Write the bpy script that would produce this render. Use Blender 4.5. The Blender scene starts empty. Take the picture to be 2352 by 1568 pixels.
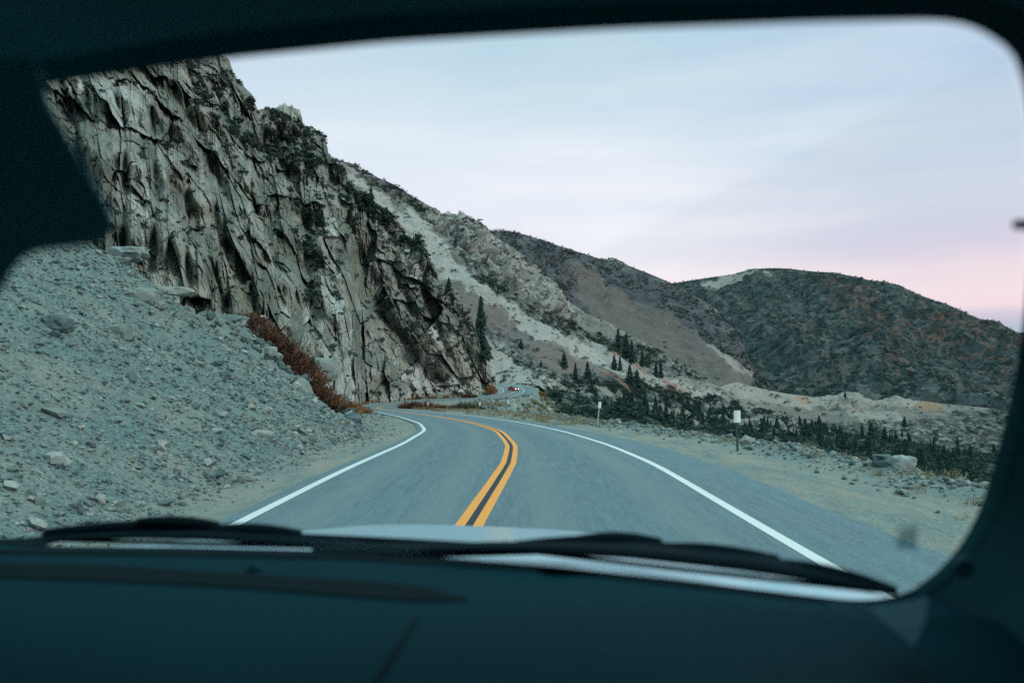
import bpy, bmesh, math, random
import numpy as np
from mathutils import Vector, Matrix

random.seed(7); rng = np.random.default_rng(7)
scene = bpy.context.scene
COL = scene.collection

# ------------------------------------------------------------------ camera
F, CX, CY, HZ = 1746.0, 1176.0, 784.0, 882.0
PITCH = math.atan((HZ - CY) / F)
EYE = np.array([0.0, 0.0, 1.95])
cam_d = bpy.data.cameras.new("camera")
cam = bpy.data.objects.new("camera", cam_d); COL.objects.link(cam)
cam.location = EYE
cam.rotation_euler = (math.pi / 2 + PITCH, 0, 0)
cam_d.sensor_width = 36
cam_d.lens = F / 2352 * 36
cam_d.clip_start = 0.02; cam_d.clip_end = 40000
cam_d.dof.use_dof = True
cam_d.dof.focus_distance = 120
cam_d.dof.aperture_fstop = 2.4
scene.camera = cam

# ------------------------------------------------------------------ light
SUN_EL, SUN_AZ = math.radians(38), math.radians(118)      # azimuth measured clockwise from +Y
world = bpy.data.worlds.new("World"); scene.world = world; world.use_nodes = True
wn = world.node_tree; wn.nodes.clear()
def wnode(t, **k):
    n = wn.nodes.new(t)
    for a, b in k.items(): setattr(n, a, b)
    return n
wo = wnode('ShaderNodeOutputWorld')
sky = wnode('ShaderNodeTexSky', sky_type='NISHITA'); sky.sun_disc = False
sky.sun_elevation = SUN_EL; sky.sun_rotation = SUN_AZ
bg1 = wnode('ShaderNodeBackground'); bg1.inputs[1].default_value = 0.05
wn.links.new(sky.outputs[0], bg1.inputs[0])
geo = wnode('ShaderNodeTexCoord')
sep = wnode('ShaderNodeSeparateXYZ'); wn.links.new(geo.outputs['Generated'], sep.inputs[0])
def wramp(stops):
    r = wnode('ShaderNodeValToRGB'); e = r.color_ramp.elements
    while len(e) > 1: e.remove(e[-1])
    e[0].position, e[0].color = stops[0][0], (*stops[0][1], 1)
    for p, c in stops[1:]:
        q = e.new(p); q.color = (*c, 1)
    return r
mp = wnode('ShaderNodeMapping'); mp.inputs['Scale'].default_value = (1.3, 1.3, 9.0)
mp.inputs['Rotation'].default_value = (0.0, math.radians(7), 0)
wn.links.new(geo.outputs['Generated'], mp.inputs[0])
n1 = wnode('ShaderNodeTexNoise'); n1.inputs['Scale'].default_value = 2.2; n1.inputs['Detail'].default_value = 5; n1.inputs['Roughness'].default_value = 0.5
wn.links.new(mp.outputs[0], n1.inputs[0])
def wmath(op, a, b, clamp=False):
    m = wnode('ShaderNodeMath', operation=op); m.use_clamp = clamp
    for i, v in enumerate((a, b)):
        if isinstance(v, (int, float)): m.inputs[i].default_value = v
        else: wn.links.new(v, m.inputs[i])
    return m.outputs[0]
elev = wmath('ADD', sep.outputs['Z'], wmath('MULTIPLY', wmath('SUBTRACT', n1.outputs[0], 0.5), 0.07))
# left / middle of the sky, then its right-hand side
rl = wramp([(q, (c[0] * 1.09, c[1] * 0.98, c[2] * 0.95)) if q < 0.5 else (q, c) for q, c in [(0.0, (0.30, 0.38, 0.52)), (0.05, (0.62, 0.55, 0.64)), (0.12, (0.78, 0.72, 0.74)), (0.19, (0.74, 0.75, 0.78)), (0.30, (0.66, 0.74, 0.78)), (0.42, (0.42, 0.60, 0.68)), (0.62, (0.46, 0.88, 0.95)), (1.0, (0.68, 1.18, 1.27))]])
rr = wramp([(q, (c[0] * 1.05, c[1] * 0.98, c[2] * 0.96)) if q < 0.5 else (q, c) for q, c in [(0.0, (0.10, 0.22, 0.40)), (0.045, (0.13, 0.27, 0.46)), (0.075, (0.46, 0.38, 0.52)), (0.095, (0.80, 0.56, 0.60)), (0.135, (0.80, 0.61, 0.63)), (0.165, (0.62, 0.53, 0.62)), (0.215, (0.56, 0.58, 0.66)), (0.32, (0.46, 0.57, 0.66)), (0.42, (0.34, 0.48, 0.62)), (0.62, (0.46, 0.88, 0.95)), (1.0, (0.68, 1.18, 1.27))]])
wn.links.new(elev, rl.inputs[0]); wn.links.new(elev, rr.inputs[0])
mr = wnode('ShaderNodeMapRange', interpolation_type='SMOOTHSTEP')
mr.inputs['From Min'].default_value = 0.12; mr.inputs['From Max'].default_value = 0.60
wn.links.new(wmath('ADD', sep.outputs['X'], wmath('MULTIPLY', wmath('SUBTRACT', n1.outputs[0], 0.5), 0.5)), mr.inputs[0])
mx = wnode('ShaderNodeMix', data_type='RGBA')
wn.links.new(mr.outputs[0], mx.inputs[0]); wn.links.new(rl.outputs[0], mx.inputs[6]); wn.links.new(rr.outputs[0], mx.inputs[7])
# thin high cloud streaks
mp2 = wnode('ShaderNodeMapping'); mp2.inputs['Scale'].default_value = (1.0, 1.0, 7.0); mp2.inputs['Location'].default_value = (3.1, 0.4, 1.7)
mp2.inputs['Rotation'].default_value = (0.0, math.radians(-10), 0)
wn.links.new(geo.outputs['Generated'], mp2.inputs[0])
n2 = wnode('ShaderNodeTexNoise'); n2.inputs['Scale'].default_value = 3.0; n2.inputs['Detail'].default_value = 6; n2.inputs['Roughness'].default_value = 0.55
wn.links.new(mp2.outputs[0], n2.inputs[0])
cr = wramp([(0.32, (0.94, 0.96, 1.0)), (0.55, (1.0, 1.0, 1.0)), (0.75, (1.08, 1.05, 1.04))])
wn.links.new(n2.outputs[0], cr.inputs[0])
ml = wnode('ShaderNodeMix', data_type='RGBA', blend_type='MULTIPLY'); ml.inputs[0].default_value = 1
wn.links.new(mx.outputs[2], ml.inputs[6]); wn.links.new(cr.outputs[0], ml.inputs[7])
bg2 = wnode('ShaderNodeBackground'); bg2.inputs[1].default_value = 1.12
wn.links.new(ml.outputs[2], bg2.inputs[0])
ad = wnode('ShaderNodeAddShader')
wn.links.new(bg1.outputs[0], ad.inputs[0]); wn.links.new(bg2.outputs[0], ad.inputs[1]); wn.links.new(ad.outputs[0], wo.inputs[0])

sun_d = bpy.data.lights.new("sun", 'SUN'); sun_d.energy = 1.45; sun_d.angle = math.radians(12); sun_d.color = (1.0, 0.90, 0.79)
sun = bpy.data.objects.new("sun", sun_d); COL.objects.link(sun)
sd = Vector((math.sin(SUN_AZ) * math.cos(SUN_EL), math.cos(SUN_AZ) * math.cos(SUN_EL), math.sin(SUN_EL)))
sun.rotation_euler = sd.to_track_quat('Z', 'Y').to_euler()

scene.view_settings.view_transform = 'Standard'
scene.view_settings.look = 'None'
scene.view_settings.exposure = -0.12
scene.view_settings.gamma = 1.0
scene.cycles.use_denoising = False
scene.cycles.max_bounces = 6
scene.cycles.diffuse_bounces = 3
scene.cycles.transparent_max_bounces = 12
scene.cycles.caustics_reflective = False
scene.cycles.caustics_refractive = False

# ------------------------------------------------------------------ helpers
def at(x, y, Y):
    """point at depth Y seen at picture position x, y (2352 x 1568 frame)"""
    x, y, Y = (np.asarray(q, dtype=float) for q in (x, y, Y))
    a = (x - CX) / F; b = (CY - y) / F
    ry = math.cos(PITCH) - b * math.sin(PITCH); rz = math.sin(PITCH) + b * math.cos(PITCH)
    return np.stack(np.broadcast_arrays(a / ry * Y, Y, EYE[2] + rz / ry * Y), -1)
def proj(P):
    P = np.asarray(P, float); d = P - EYE
    cy = d[..., 1] * math.cos(PITCH) + d[..., 2] * math.sin(PITCH)
    cz = -d[..., 1] * math.sin(PITCH) + d[..., 2] * math.cos(PITCH)
    cy = np.maximum(cy, 1e-3)
    return CX + d[..., 0] / cy * F, CY - cz / cy * F

def hash3(i, j, k, s=0):
    i = i.astype(np.int64); j = j.astype(np.int64); k = k.astype(np.int64)
    h = (i * 73856093) ^ (j * 19349663) ^ (k * 83492791) ^ (s * 2654435761)
    h = (h ^ (h >> 13)) * 1274126177 & 0xffffffff
    h = (h ^ (h >> 16)) * 2246822519 & 0xffffffff
    h = h ^ (h >> 15)
    return (h & 0xffffff) / float(0x1000000)
def vnoise(P, s=0):
    P = np.asarray(P, float); i = np.floor(P); f = P - i; f = f * f * f * (f * (f * 6 - 15) + 10)
    r = 0
    for a in (0, 1):
        for b in (0, 1):
            for c in (0, 1):
                w = (f[..., 0] if a else 1 - f[..., 0]) * (f[..., 1] if b else 1 - f[..., 1]) * (f[..., 2] if c else 1 - f[..., 2])
                r = r + w * hash3(i[..., 0] + a, i[..., 1] + b, i[..., 2] + c, s)
    return r * 2 - 1
def fbm(P, oct=5, rough=0.5, s=0):
    P = np.asarray(P, float); r = 0; a = 1; t = 0
    for o in range(oct):
        r = r + a * vnoise(P * (2.03 ** o) + 17.3 * o, s + o); t += a; a *= rough
    return r / t
def ridge(P, oct=5, rough=0.5, s=0):
    P = np.asarray(P, float); r = 0; a = 1; t = 0
    for o in range(oct):
        r = r + a * (1 - 2 * np.abs(vnoise(P * (2.03 ** o) + 11.7 * o, s + o))); t += a; a *= rough
    return r / t
def blocks(P, s=0, tilt=0.5, step=0.6):
    """broken rock: cells each cut by a tilted plane. returns height, edge distance, per-cell random"""
    P = np.asarray(P, float); ip = np.floor(P)
    sh = P.shape[:-1]
    d1 = np.full(sh, 9.0); d2 = np.full(sh, 9.0); h = np.zeros(sh); rid = np.zeros(sh)
    for a in (-1, 0, 1):
        for b in (-1, 0, 1):
            for c in (-1, 0, 1):
                i, j, k = ip[..., 0] + a, ip[..., 1] + b, ip[..., 2] + c
                dx = i + hash3(i, j, k, s + 1) - P[..., 0]
                dy = j + hash3(i, j, k, s + 2) - P[..., 1]
                dz = k + hash3(i, j, k, s + 3) - P[..., 2]
                d = dx * dx + dy * dy + dz * dz
                m = d < d1
                d2 = np.where(m, d1, np.minimum(d2, d))
                g = hash3(i, j, k, s + 4) * 2 - 1
                hh = g * step + tilt * ((hash3(i, j, k, s + 5) * 2 - 1) * dx + (hash3(i, j, k, s + 6) * 2 - 1) * dy + (hash3(i, j, k, s + 7) * 2 - 1) * dz)
                h = np.where(m, hh, h); rid = np.where(m, hash3(i, j, k, s + 8), rid)
                d1 = np.where(m, d, d1)
    return h, np.sqrt(d2) - np.sqrt(d1), rid
def inpoly(px, py, poly):
    c = np.zeros(np.shape(px), bool); n = len(poly)
    for i in range(n):
        x1, y1 = poly[i]; x2, y2 = poly[i - 1]
        if y1 == y2: continue
        m = ((y1 > py) != (y2 > py)) & (px < (x2 - x1) * (py - y1) / (y2 - y1) + x1)
        c ^= m
    return c
def linedist(px, py, pts):
    d = np.full(np.shape(px), 1e9)
    for (x1, y1), (x2, y2) in zip(pts[:-1], pts[1:]):
        L = (x2 - x1) ** 2 + (y2 - y1) ** 2
        t = np.clip(((px - x1) * (x2 - x1) + (py - y1) * (y2 - y1)) / L, 0, 1)
        d = np.minimum(d, np.hypot(px - x1 - t * (x2 - x1), py - y1 - t * (y2 - y1)))
    return d
def sstep(a, b, x):
    t = np.clip((x - a) / (b - a), 0, 1); return t * t * (3 - 2 * t)

def mesh_np(name, V, Fc, mats, parent=None, attrs=None, smooth=False, matidx=None):
    """V (n,3), Fc (m,k) of equal-size faces -> one mesh object"""
    V = np.ascontiguousarray(V, dtype=np.float32); Fc = np.ascontiguousarray(Fc, dtype=np.int32)
    me = bpy.data.meshes.new(name)
    me.vertices.add(len(V)); me.vertices.foreach_set('co', V.ravel())
    k = Fc.shape[1]
    me.loops.add(Fc.size); me.loops.foreach_set('vertex_index', Fc.ravel())
    me.polygons.add(len(Fc)); me.polygons.foreach_set('loop_start', np.arange(0, Fc.size, k, dtype=np.int32))
    me.polygons.foreach_set('loop_total', np.full(len(Fc), k, dtype=np.int32))
    me.polygons.foreach_set('use_smooth', np.full(len(Fc), smooth))
    if not isinstance(mats, (list, tuple)): mats = [mats]
    for m in mats: me.materials.append(m)
    if matidx is not None: me.polygons.foreach_set('material_index', np.asarray(matidx, np.int32))
    me.update(calc_edges=True)
    for an, av in (attrs or {}).items():
        if np.ndim(av) > 1:
            a = me.attributes.new(an, 'FLOAT_VECTOR', 'POINT'); a.data.foreach_set('vector', np.ascontiguousarray(av, dtype=np.float32).ravel()); continue
        a = me.attributes.new(an, 'FLOAT', 'POINT'); a.data.foreach_set('value', np.ascontiguousarray(av, dtype=np.float32).ravel())
    o = bpy.data.objects.new(name, me); COL.objects.link(o)
    if parent is not None: o.parent = parent
    return o
def gridfaces(nu, nv):
    i = np.arange(nu - 1)[:, None] * nv + np.arange(nv - 1)[None, :]
    return np.stack([i, i + nv, i + nv + 1, i + 1], -1).reshape(-1, 4)
def grid_obj(name, P, mat, parent=None, attrs=None, smooth=True):
    nu, nv = P.shape[:2]
    return mesh_np(name, P.reshape(-1, 3), gridfaces(nu, nv), mat, parent, {k: (v.reshape(-1, 3) if v.ndim == 3 else v.ravel()) for k, v in (attrs or {}).items()}, smooth)
def normals(P):
    du = np.gradient(P, axis=0); dv = np.gradient(P, axis=1)
    n = np.cross(du, dv); n /= np.linalg.norm(n, axis=-1, keepdims=True) + 1e-9
    return n
class MB:
    def __init__(s): s.v = []; s.f = []
    def add(s, vs, fs):
        b = len(s.v); s.v += [tuple(map(float, v)) for v in vs]; s.f += [tuple(b + i for i in f) for f in fs]; return s
    def box(s, c, size, M=None):
        hx, hy, hz = (q / 2 for q in size); vs = []
        for x in (-hx, hx):
            for y in (-hy, hy):
                for z in (-hz, hz):
                    v = Vector((x, y, z))
                    if M is not None: v = M @ v
                    vs.append((v[0] + c[0], v[1] + c[1], v[2] + c[2]))
        return s.add(vs, [(0, 1, 3, 2), (4, 6, 7, 5), (0, 4, 5, 1), (2, 3, 7, 6), (0, 2, 6, 4), (1, 5, 7, 3)])
    def tube(s, pts, r, n=8, cap=True, sy=1.0):
        pts = [Vector(p) for p in pts]; rs = r if isinstance(r, (list, tuple)) else [r] * len(pts)
        b = len(s.v); up = Vector((0, 0, 1))
        for i, p in enumerate(pts):
            d = (pts[min(i + 1, len(pts) - 1)] - pts[max(i - 1, 0)]).normalized()
            a = d.cross(up)
            if a.length < 1e-3: a = d.cross(Vector((0, 1, 0)))
            a.normalize(); c = a.cross(d)
            for k in range(n):
                t = 2 * math.pi * k / n; q = p + a * (rs[i] * math.cos(t)) + c * (rs[i] * sy * math.sin(t)); s.v.append(tuple(q))
        for i in range(len(pts) - 1):
            for k in range(n):
                s.f.append((b + i * n + k, b + i * n + (k + 1) % n, b + (i + 1) * n + (k + 1) % n, b + (i + 1) * n + k))
        if cap:
            s.f.append(tuple(b + k for k in range(n))[::-1]); s.f.append(tuple(b + (len(pts) - 1) * n + k for k in range(n)))
        return s
    def build(s, name, mat, parent=None, smooth=False, bevel=0, solid=0):
        me = bpy.data.meshes.new(name); me.from_pydata(s.v, [], s.f); me.materials.append(mat); me.update()
        bm = bmesh.new(); bm.from_mesh(me); bmesh.ops.recalc_face_normals(bm, faces=bm.faces); bm.to_mesh(me); bm.free()
        if smooth: me.polygons.foreach_set('use_smooth', [True] * len(me.polygons))
        o = bpy.data.objects.new(name, me); COL.objects.link(o)
        if parent is not None: o.parent = parent
        if bevel:
            m = o.modifiers.new('bevel', 'BEVEL'); m.width = bevel; m.segments = 2; m.limit_method = 'ANGLE'
        if solid:
            m = o.modifiers.new('solidify', 'SOLIDIFY'); m.thickness = solid; m.offset = 0
        return o
def empty(name, loc=(0, 0, 0), rz=0.0):
    o = bpy.data.objects.new(name, None); COL.objects.link(o); o.location = loc; o.rotation_euler = (0, 0, rz); o.empty_display_size = 0.3; return o
def tag(o, label=None, cat=None, group=None, kind=None):
    if label: o['label'] = label
    if cat: o['category'] = cat
    if group: o['group'] = group
    if kind: o['kind'] = kind
    return o

# ------------------------------------------------------------------ materials
class Mat:
    def __init__(s, name):
        s.m = bpy.data.materials.new(name); s.m.use_nodes = True; s.t = s.m.node_tree
        s.b = s.t.nodes['Principled BSDF']; s.tc = None; s.nm = None
    def n(s, t, **k):
        q = s.t.nodes.new(t)
        for a, b in k.items(): setattr(q, a, b)
        return q
    def link(s, a, b): s.t.links.new(a, b)
    def pos(s, scale=(1, 1, 1)):
        g = s.n('ShaderNodeNewGeometry'); m = s.n('ShaderNodeMapping'); m.inputs['Scale'].default_value = scale
        s.link(g.outputs['Position'], m.inputs[0]); return m.outputs[0]
    def noise(s, scale, detail=4, rough=0.55, stretch=(1, 1, 1), dist=0.0):
        q = s.n('ShaderNodeTexNoise'); q.inputs['Scale'].default_value = scale; q.inputs['Detail'].default_value = detail
        q.inputs['Roughness'].default_value = rough; q.inputs['Distortion'].default_value = dist
        s.link(s.posn(stretch), q.inputs['Vector']); return q.outputs[0]
    def posn(s, stretch):
        if getattr(s, 'rc', None):
            g = s.n('ShaderNodeAttribute'); g.attribute_name = s.rc; m = s.n('ShaderNodeMapping'); m.inputs['Scale'].default_value = stretch
            s.link(g.outputs['Vector'], m.inputs[0]); return m.outputs[0]
        return s.pos(stretch)
    def voro(s, scale, feature='F1', out='Distance', stretch=(1, 1, 1)):
        q = s.n('ShaderNodeTexVoronoi', feature=feature); q.inputs['Scale'].default_value = scale
        s.link(s.posn(stretch), q.inputs['Vector']); return q.outputs[out]
    def ramp(s, fac, stops, interp='LINEAR'):
        r = s.n('ShaderNodeValToRGB'); r.color_ramp.interpolation = interp; e = r.color_ramp.elements
        while len(e) > 1: e.remove(e[-1])
        def c4(c): return (c, c, c, 1) if isinstance(c, (int, float)) else (*c, 1)
        e[0].position, e[0].color = stops[0][0], c4(stops[0][1])
        for p, c in stops[1:]:
            q = e.new(p); q.color = c4(c)
        s.link(fac, r.inputs[0]); return r.outputs[0]
    def attr(s, name):
        q = s.n('ShaderNodeAttribute'); q.attribute_name = name; return q.outputs['Fac']
    def mix(s, fac, a, b, mode='MIX'):
        q = s.n('ShaderNodeMix', data_type='RGBA', blend_type=mode)
        for i, v in ((0, fac), (6, a), (7, b)):
            if isinstance(v, (int, float)): q.inputs[i].default_value = v if i == 0 else (v, v, v, 1)
            elif isinstance(v, tuple): q.inputs[i].default_value = (*v, 1)
            else: s.link(v, q.inputs[i])
        return q.outputs[2]
    def math(s, op, a, b=0.0, clamp=False):
        q = s.n('ShaderNodeMath', operation=op); q.use_clamp = clamp
        for i, v in enumerate((a, b)):
            if isinstance(v, (int, float)): q.inputs[i].default_value = v
            else: s.link(v, q.inputs[i])
        return q.outputs[0]
    def bump(s, h, strength, dist):
        q = s.n('ShaderNodeBump'); q.inputs['Strength'].default_value = strength; q.inputs['Distance'].default_value = dist
        s.link(h, q.inputs['Height'])
        if s.nm is not None: s.link(s.nm, q.inputs['Normal'])
        s.nm = q.outputs[0]; s.link(s.nm, s.b.inputs['Normal']); return s
    def color(s, c):
        if isinstance(c, tuple): s.b.inputs['Base Color'].default_value = (*c, 1)
        else: s.link(c, s.b.inputs['Base Color'])
        return s
    def set(s, **k):
        for a, b in k.items(): s.b.inputs[a.replace('_', ' ')].default_value = b
        return s
def simple(name, c, rough=0.7, var=0.12, scale=30, spec=0.3, metal=0.0):
    m = Mat(name); n = m.noise(scale, 3)
    m.color(m.mix(n, tuple(q * (1 - var) for q in c), tuple(min(1, q * (1 + var)) for q in c)))
    m.set(Roughness=rough, Metallic=metal); m.b.inputs['Specular IOR Level'].default_value = spec
    return m

# asphalt
ma = Mat('asphalt_mat')
g1 = ma.noise(60, 3, 0.7); g2 = ma.noise(0.35, 4, 0.5, (1.6, 0.35, 1)); g3 = ma.noise(230, 2, 0.8)
c = ma.ramp(g1, [(0.3, (0.070, 0.125, 0.140)), (0.7, (0.135, 0.205, 0.222))])
c = ma.mix(ma.ramp(g3, [(0.4, 0.0), (0.75, 0.7)]), c, (0.23, 0.29, 0.305))
c = ma.mix(ma.ramp(g2, [(0.35, 0.0), (0.65, 0.55)]), c, (0.13, 0.175, 0.185))
g4 = ma.noise(16, 4, 0.8); g5 = ma.noise(3.0, 5, 0.75, (2.2, 0.22, 1))
c = ma.mix(1.0, c, ma.ramp(g4, [(0.32, 0.70), (0.5, 1.0), (0.7, 1.32)]), 'MULTIPLY')
c = ma.mix(1.0, c, ma.ramp(g5, [(0.35, 0.84), (0.5, 1.0), (0.66, 1.14)]), 'MULTIPLY')
c = ma.mix(ma.math('MULTIPLY', ma.attr('worn'), 0.5), c, (0.20, 0.225, 0.225))
ma.color(c).set(Roughness=0.85); ma.b.inputs['Specular IOR Level'].default_value = 0.25
ma.bump(g1, 0.4, 0.006); M_ASPH = ma.m
# line paint
def paint(name, col, worn, amt=0.62):
    m = Mat(name); n = m.noise(45, 5, 0.7); n2 = m.noise(1.2, 3)
    f = m.ramp(m.math('ADD', m.math('MULTIPLY', n, 0.75), m.math('MULTIPLY', n2, 0.25)), [(amt, 0.0), (amt + 0.1, 0.8)])
    m.color(m.mix(f, col, worn)).set(Roughness=0.6); m.bump(n, 0.3, 0.003); return m.m
M_WHITE = paint('white_line_mat', (0.70, 0.71, 0.66), (0.3, 0.33, 0.33), 0.58)
M_YEL = paint('yellow_line_mat', (0.93, 0.34, 0.04), (0.42, 0.24, 0.10), 0.58)
M_TAR = simple('black_line_mat', (0.022, 0.035, 0.04), 0.7, 0.3, 40).m

# ground: scree / shoulder gravel / hillside soil, mixed by where each lies
mg = Mat('gravel_mat')
a1 = mg.noise(9, 5, 0.7); a2 = mg.noise(0.5, 4, 0.6); a3 = mg.voro(7.0, 'F1', 'Color'); a4 = mg.voro(22, 'F1', 'Color')
fine = mg.ramp(a1, [(0.3, (0.050, 0.105, 0.098)), (0.5, (0.115, 0.182, 0.165)), (0.72, (0.215, 0.285, 0.255))])
st = mg.ramp(a4, [(0.15, (0.06, 0.105, 0.11)), (0.55, (0.15, 0.20, 0.19)), (0.9, (0.30, 0.35, 0.33))])
scree = mg.mix(0.5, fine, st)
scree = mg.mix(mg.ramp(a2, [(0.45, 0.0), (0.7, 0.5)]), scree, (0.30, 0.30, 0.24))
sh = mg.ramp(a1, [(0.3, (0.16, 0.205, 0.185)), (0.55, (0.235, 0.27, 0.235)), (0.75, (0.33, 0.35, 0.31))])
sh = mg.mix(mg.ramp(mg.noise(2.2, 5, 0.7, (1.8, 0.35, 1)), [(0.42, 0.0), (0.6, 0.55)]), sh, (0.135, 0.175, 0.165))
sh = mg.mix(mg.ramp(mg.noise(0.8, 4, 0.6, (1.5, 0.4, 1)), [(0.42, 0.0), (0.62, 0.8)]), sh, (0.31, 0.285, 0.225))
soil = mg.ramp(mg.noise(0.25, 6, 0.65), [(0.3, (0.11, 0.13, 0.12)), (0.5, (0.26, 0.245, 0.20)), (0.7, (0.36, 0.33, 0.27))])
cc = mg.mix(mg.attr('scree'), sh, scree)
cc = mg.mix(mg.attr('soil'), cc, soil)
mg.color(cc).set(Roughness=0.95); mg.b.inputs['Specular IOR Level'].default_value = 0.15
mg.bump(a1, 0.9, 0.05); mg.bump(mg.voro(14, 'F1'), 0.5, 0.03)
M_GRAVEL = mg.m
# stones
ms = Mat('stone_mat')
gg = ms.n('ShaderNodeObjectInfo')
s1 = ms.noise(5, 5, 0.65)
cs = ms.ramp(ms.attr('tone'), [(0.0, (0.055, 0.095, 0.10)), (0.3, (0.11, 0.16, 0.145)), (0.7, (0.195, 0.24, 0.205)), (0.93, (0.34, 0.37, 0.33)), (1.0, (0.28, 0.25, 0.19))])
cs = ms.mix(ms.ramp(s1, [(0.35, 0.5), (0.6, 0.0)]), cs, (0.10, 0.135, 0.14))
ms.color(cs).set(Roughness=0.9); ms.bump(s1, 0.7, 0.04); M_STONE = ms.m
def rock_mat(name, ramp_stops, dark=(0.055, 0.075, 0.075)):
    m = Mat(name); m.rc = 'rc'
    n = m.noise(0.9, 8, 0.72); ns = m.noise(0.35, 6, 0.6, (2.8, 1, 0.35), 0.6); nf = m.noise(4, 5, 0.75)
    t = m.math('ADD', m.math('MULTIPLY', m.attr('tone'), 0.50), m.math('MULTIPLY', n, 0.50))
    c = m.ramp(t, ramp_stops)
    c = m.mix(m.ramp(ns, [(0.52, 0.0), (0.70, 0.55)]), c, dark)                          # water stains down the face
    c = m.mix(m.ramp(m.noise(0.12, 5, 0.6), [(0.52, 0.0), (0.7, 0.6)]), c, (0.21, 0.15, 0.095))       # iron staining
    c = m.mix(m.ramp(m.noise(0.05, 6, 0.7), [(0.45, 0.0), (0.62, 0.55)]), c, (0.12, 0.13, 0.085))
    c = m.mix(m.ramp(m.noise(0.09, 6, 0.7, (1, 1, 0.6)), [(0.54, 0.0), (0.66, 0.5)]), c, (0.46, 0.44, 0.37))
    c = m.mix(m.attr('crack'), c, (0.04, 0.055, 0.055))
    m.color(c).set(Roughness=0.92); m.b.inputs['Specular IOR Level'].default_value = 0.2
    m.bump(n, 0.8, 0.5); m.bump(nf, 0.6, 0.10); return m.m
M_CLIFF = rock_mat('cliff_mat', [(0.22, (0.115, 0.14, 0.13)), (0.38, (0.20, 0.215, 0.18)), (0.5, (0.28, 0.28, 0.235)), (0.62, (0.37, 0.37, 0.325)), (0.78, (0.54, 0.56, 0.53))])

def hill_mat(name, base, sc, dots=None, dotscale=0.4, dotcol=(0.03, 0.05, 0.045), pale=(0.5, 0.5, 0.45), brown=(0.2, 0.16, 0.14), rust=(0.28, 0.12, 0.06), green=(0.035, 0.055, 0.05)):
    m = Mat(name)
    n = m.noise(sc, 7, 0.68)
    c = m.ramp(n, [(0.25, tuple(q * 0.45 for q in base)), (0.5, base), (0.75, tuple(q * 1.6 for q in base))])
    pn = m.ramp(n, [(0.2, tuple(q * 0.62 for q in pale)), (0.6, pale)])
    bn = m.ramp(n, [(0.2, tuple(q * 0.7 for q in brown)), (0.7, tuple(q * 1.2 for q in brown))])
    grain = m.ramp(m.noise(sc * 9, 6, 0.8), [(0.3, 0.55), (0.5, 0.95), (0.7, 1.35)])
    c = m.mix(m.attr('brown'), c, bn)
    c = m.mix(m.attr('pale'), c, pn)
    c = m.mix(m.attr('rust'), c, rust)
    gf = m.math('MULTIPLY', m.attr('green'), m.ramp(m.noise(dotscale, 4, 0.75), [(0.44, 0.0), (0.52, 1.0)]))
    c = m.mix(gf, c, m.ramp(n, [(0.3, tuple(q * 0.7 for q in green)), (0.7, tuple(q * 1.7 for q in green))]))
    c = m.mix(1.0, c, grain, 'MULTIPLY')
    m.color(c).set(Roughness=0.95); m.b.inputs['Specular IOR Level'].default_value = 0.1
    m.bump(n, 0.9, 1.2 / sc * 0.25); return m.m
M_RIDGE = hill_mat('pale_ridge_mat', (0.20, 0.20, 0.175), 0.14, dotscale=0.22, pale=(0.40, 0.395, 0.355), brown=(0.17, 0.155, 0.14))
M_BROWN = hill_mat('brown_hill_mat', (0.135, 0.125, 0.125), 0.05, dotscale=0.10, pale=(0.40, 0.37, 0.32), brown=(0.145, 0.13, 0.115), green=(0.055, 0.065, 0.068))
M_DARKM = hill_mat('dark_mountain_mat', (0.10, 0.108, 0.10), 0.035, dotscale=0.05, pale=(0.36, 0.34, 0.29), brown=(0.14, 0.095, 0.078), green=(0.038, 0.055, 0.055))  # dark tones lifted in the colour itself, standing in for hazy air
M_BAND = hill_mat('valley_side_mat', (0.18, 0.175, 0.15), 0.07, dotscale=0.12, pale=(0.34, 0.325, 0.28), brown=(0.19, 0.175, 0.155), rust=(0.34, 0.2, 0.11))
M_WOOD = hill_mat('valley_slope_mat', (0.10, 0.11, 0.09), 0.12, dotscale=0.2, pale=(0.27, 0.28, 0.25), brown=(0.12, 0.11, 0.095), rust=(0.2, 0.11, 0.06))
M_FAR = simple('far_range_mat', (0.10, 0.22, 0.36), 1.0, 0.1, 0.002, 0.0).m  # blue of distance put into the rock colour in place of haze

def leaf_mat(name, c1, c2, c3, sc=0.6):
    m = Mat(name); n = m.noise(sc, 4, 0.7)
    m.color(m.ramp(n, [(0.3, c1), (0.5, c2), (0.72, c3)])).set(Roughness=0.9); m.b.inputs['Specular IOR Level'].default_value = 0.1
    return m.m
M_PINE = leaf_mat('pine_mat', (0.016, 0.038, 0.036), (0.032, 0.064, 0.055), (0.065, 0.10, 0.078))
M_SHRUB = leaf_mat('shrub_mat', (0.022, 0.04, 0.038), (0.04, 0.06, 0.05), (0.075, 0.09, 0.065))
M_OLIVE = leaf_mat('olive_shrub_mat', (0.06, 0.07, 0.045), (0.12, 0.12, 0.07), (0.18, 0.17, 0.11))
M_RED = leaf_mat('red_shrub_mat', (0.05, 0.035, 0.03), (0.12, 0.058, 0.038), (0.23, 0.11, 0.058), 0.9)
M_ORANGE = leaf_mat('orange_shrub_mat', (0.13, 0.07, 0.04), (0.26, 0.13, 0.06), (0.36, 0.21, 0.10), 0.9)
M_TAN = leaf_mat('dry_grass_mat', (0.17, 0.14, 0.09), (0.29, 0.25, 0.16), (0.40, 0.36, 0.25), 1.2)
M_BARK = simple('bark_mat', (0.07, 0.055, 0.045), 0.95, 0.4, 6).m

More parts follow.
